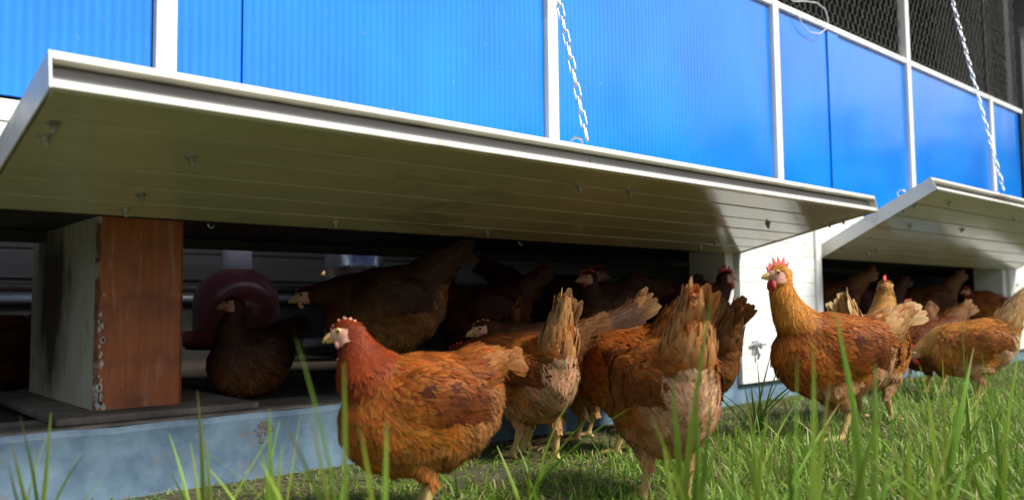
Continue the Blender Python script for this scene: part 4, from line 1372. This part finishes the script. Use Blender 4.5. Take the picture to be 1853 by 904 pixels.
def lawn(name, n, hmin, hmax, lean_lo, lean_hi, straw, region, seed, wmin=0.0022, wmax=0.0042, keep=None):
    rg = np.random.default_rng(seed)
    # denser near the camera: draw depth along the view, then spread sideways
    d = (rg.uniform(0.62 ** 0.3, 9.5 ** 0.3, n * 2)) ** (1 / 0.3)
    a = rg.uniform(-0.82, 0.82, n * 2) * (1 + 0.5 / d)
    X = 0.666 * d + 0.746 * d * a
    Y = -1.7 + 0.746 * d - 0.666 * d * a
    ok = region(X, Y, rg)
    bare = np.clip((Y + 0.75) / 0.6, 0, 1) * (X < 2.75) * 0.55 + 0.25 * (np.sin(X * 7.3 + Y * 3) * np.sin(Y * 9.1 - X * 2) > 0.3)
    ok &= rg.uniform(0, 1, len(X)) > bare * (lean_lo < 0.9)
    X, Y = X[ok][:n], Y[ok][:n]
    n = len(X)
    patch = 0.5 + 0.5 * np.sin(X * 5.1 + 1.3 * np.sin(Y * 4.3)) * np.sin(Y * 6.7 + 0.9 * np.sin(X * 3.1))
    L = rg.uniform(hmin, hmax, n) * (0.65 + 0.6 * patch)
    trod = np.clip((Y + 0.62) / 0.5, 0, 1) * (X < 2.75) + np.clip((Y + 0.40) / 0.4, 0, 1) * (X >= 2.75)
    L *= 1 - 0.55 * trod
    ph = rg.uniform(0, 2 * np.pi, n)
    lean = rg.uniform(lean_lo, lean_hi, n)
    wd = rg.uniform(wmin, wmax, n)
    dirv = np.stack([np.cos(ph), np.sin(ph), np.zeros(n)], 1)
    ps = ph + np.pi / 2 + rg.normal(0, 0.5, n)
    sid = np.stack([np.cos(ps), np.sin(ps), np.zeros(n)], 1)
    base = np.stack([X, Y, np.full(n, -0.004)], 1)
    vs = []
    for v, wk in ((0, 0.8), (0.4, 1.0), (0.75, 0.75)):
        p = base + dirv * (L * lean * v ** 1.7)[:, None]
        p[:, 2] += L * v * (1 - lean * 0.55 * v) * np.where(lean > 0.95, 0.22, 1.0) + np.where(lean > 0.95, 0.008, 0)
        vs += [p - sid * (wd * wk / 2)[:, None], p + sid * (wd * wk / 2)[:, None]]
    p = base + dirv * (L * lean)[:, None]
    p[:, 2] += L * (1 - lean * 0.55) * np.where(lean > 0.95, 0.18, 1.0) + np.where(lean > 0.95, 0.006, 0)
    vs.append(p)
    V = np.stack(vs, 1)
    g = rg.uniform(0.65, 1.35, n)[:, None]
    st = (rg.uniform(0, 1, n) < straw)[:, None]
    yel = rg.uniform(0, 1, n)[:, None]
    green = np.array((0.115, 0.245, 0.024)) * (1 - yel) + np.array((0.225, 0.350, 0.045)) * yel
    c = np.where(st, np.array((0.36, 0.29, 0.15)), green) * g
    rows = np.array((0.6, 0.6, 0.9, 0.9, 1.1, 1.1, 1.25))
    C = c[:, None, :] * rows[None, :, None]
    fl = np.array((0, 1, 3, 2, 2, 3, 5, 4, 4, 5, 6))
    loops = (fl[None] + 7 * np.arange(n)[:, None]).ravel()
    counts = np.tile(np.array((4, 4, 3)), n)
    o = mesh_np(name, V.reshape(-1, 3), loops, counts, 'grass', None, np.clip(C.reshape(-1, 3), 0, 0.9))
    o['kind'] = 'stuff'
    return o
def open_ground(X, Y, rg):
    return (Y < -0.015) & (Y > -2.8) & (X > -0.8)
def right_side(X, Y, rg):
    d = 0.666 * X + 0.746 * (Y + 1.7)
    a = (0.746 * X - 0.666 * (Y + 1.7)) / d
    return open_ground(X, Y, rg) & (rg.uniform(0, 1, len(X)) < np.clip((a - 0.02) / 0.25, 0.06, 1)) & (d > 0.8)
tag(lawn('short_grass', 100000, 0.025, 0.068, 0.3, 1.2, 0.16, open_ground, 11), 'short green grass growing in front of the coop', 'grass')
tag(lawn('tall_grass', 15000, 0.06, 0.125, 0.15, 0.75, 0.05, right_side, 12, 0.0022, 0.0042), 'taller loose grass towards the white wall', 'grass')
tag(lawn('grass_clippings', 34000, 0.05, 0.12, 0.96, 1.3, 0.40, open_ground, 13, 0.0015, 0.0032), 'dry grass clippings lying on the ground', 'clippings')

# ------------------------------------------------------------------ far wood behind the camera, seen mirrored in the blue sheets
def wood():
    rg = np.random.default_rng(31)
    Vs, Cs = [], []
    for k in range(150):
        a = R(-4) - R(180) * k / 149
        rr_ = 62 + rg.normal(0, 5)
        cx, cy = rr_ * math.cos(a), rr_ * math.sin(a)
        hgt = rg.uniform(9.5, 14.5)
        m = 130
        th = rg.uniform(0, 6.28, m); zz = rg.uniform(0.0, 1, m); rad = rg.uniform(0.3, 1, m) * 2.7 * np.sqrt(np.clip(1.05 - zz ** 2.2, 0, 1))
        c = np.stack([cx + np.cos(th) * rad, cy + np.sin(th) * rad, zz * hgt], 1)
        n1 = rg.normal(0, 1, (m, 3)); n2 = rg.normal(0, 1, (m, 3))
        n1 /= np.linalg.norm(n1, axis=1)[:, None]; n2 -= n1 * (n1 * n2).sum(1)[:, None]; n2 /= np.linalg.norm(n2, axis=1)[:, None]
        s = rg.uniform(0.5, 0.95, (m, 1))
        Vs.append(np.stack([c - n1 * s, c + n2 * s * 0.6, c + n1 * s, c - n2 * s * 0.6], 1).reshape(-1, 3))
        g = rg.uniform(0.6, 1.2)
        Cs.append(np.tile(np.array((0.040, 0.075, 0.020)) * g, (m * 4, 1)))
    V = np.concatenate(Vs); C = np.concatenate(Cs)
    nq = len(V) // 4
    o = mesh_np('woodland', V, np.arange(len(V)), np.full(nq, 4), 'leafmass', None, C, smooth=False)
    o['kind'] = 'stuff'
    tag(o, 'dark far-off wood across the meadow', 'woodland')
wood()
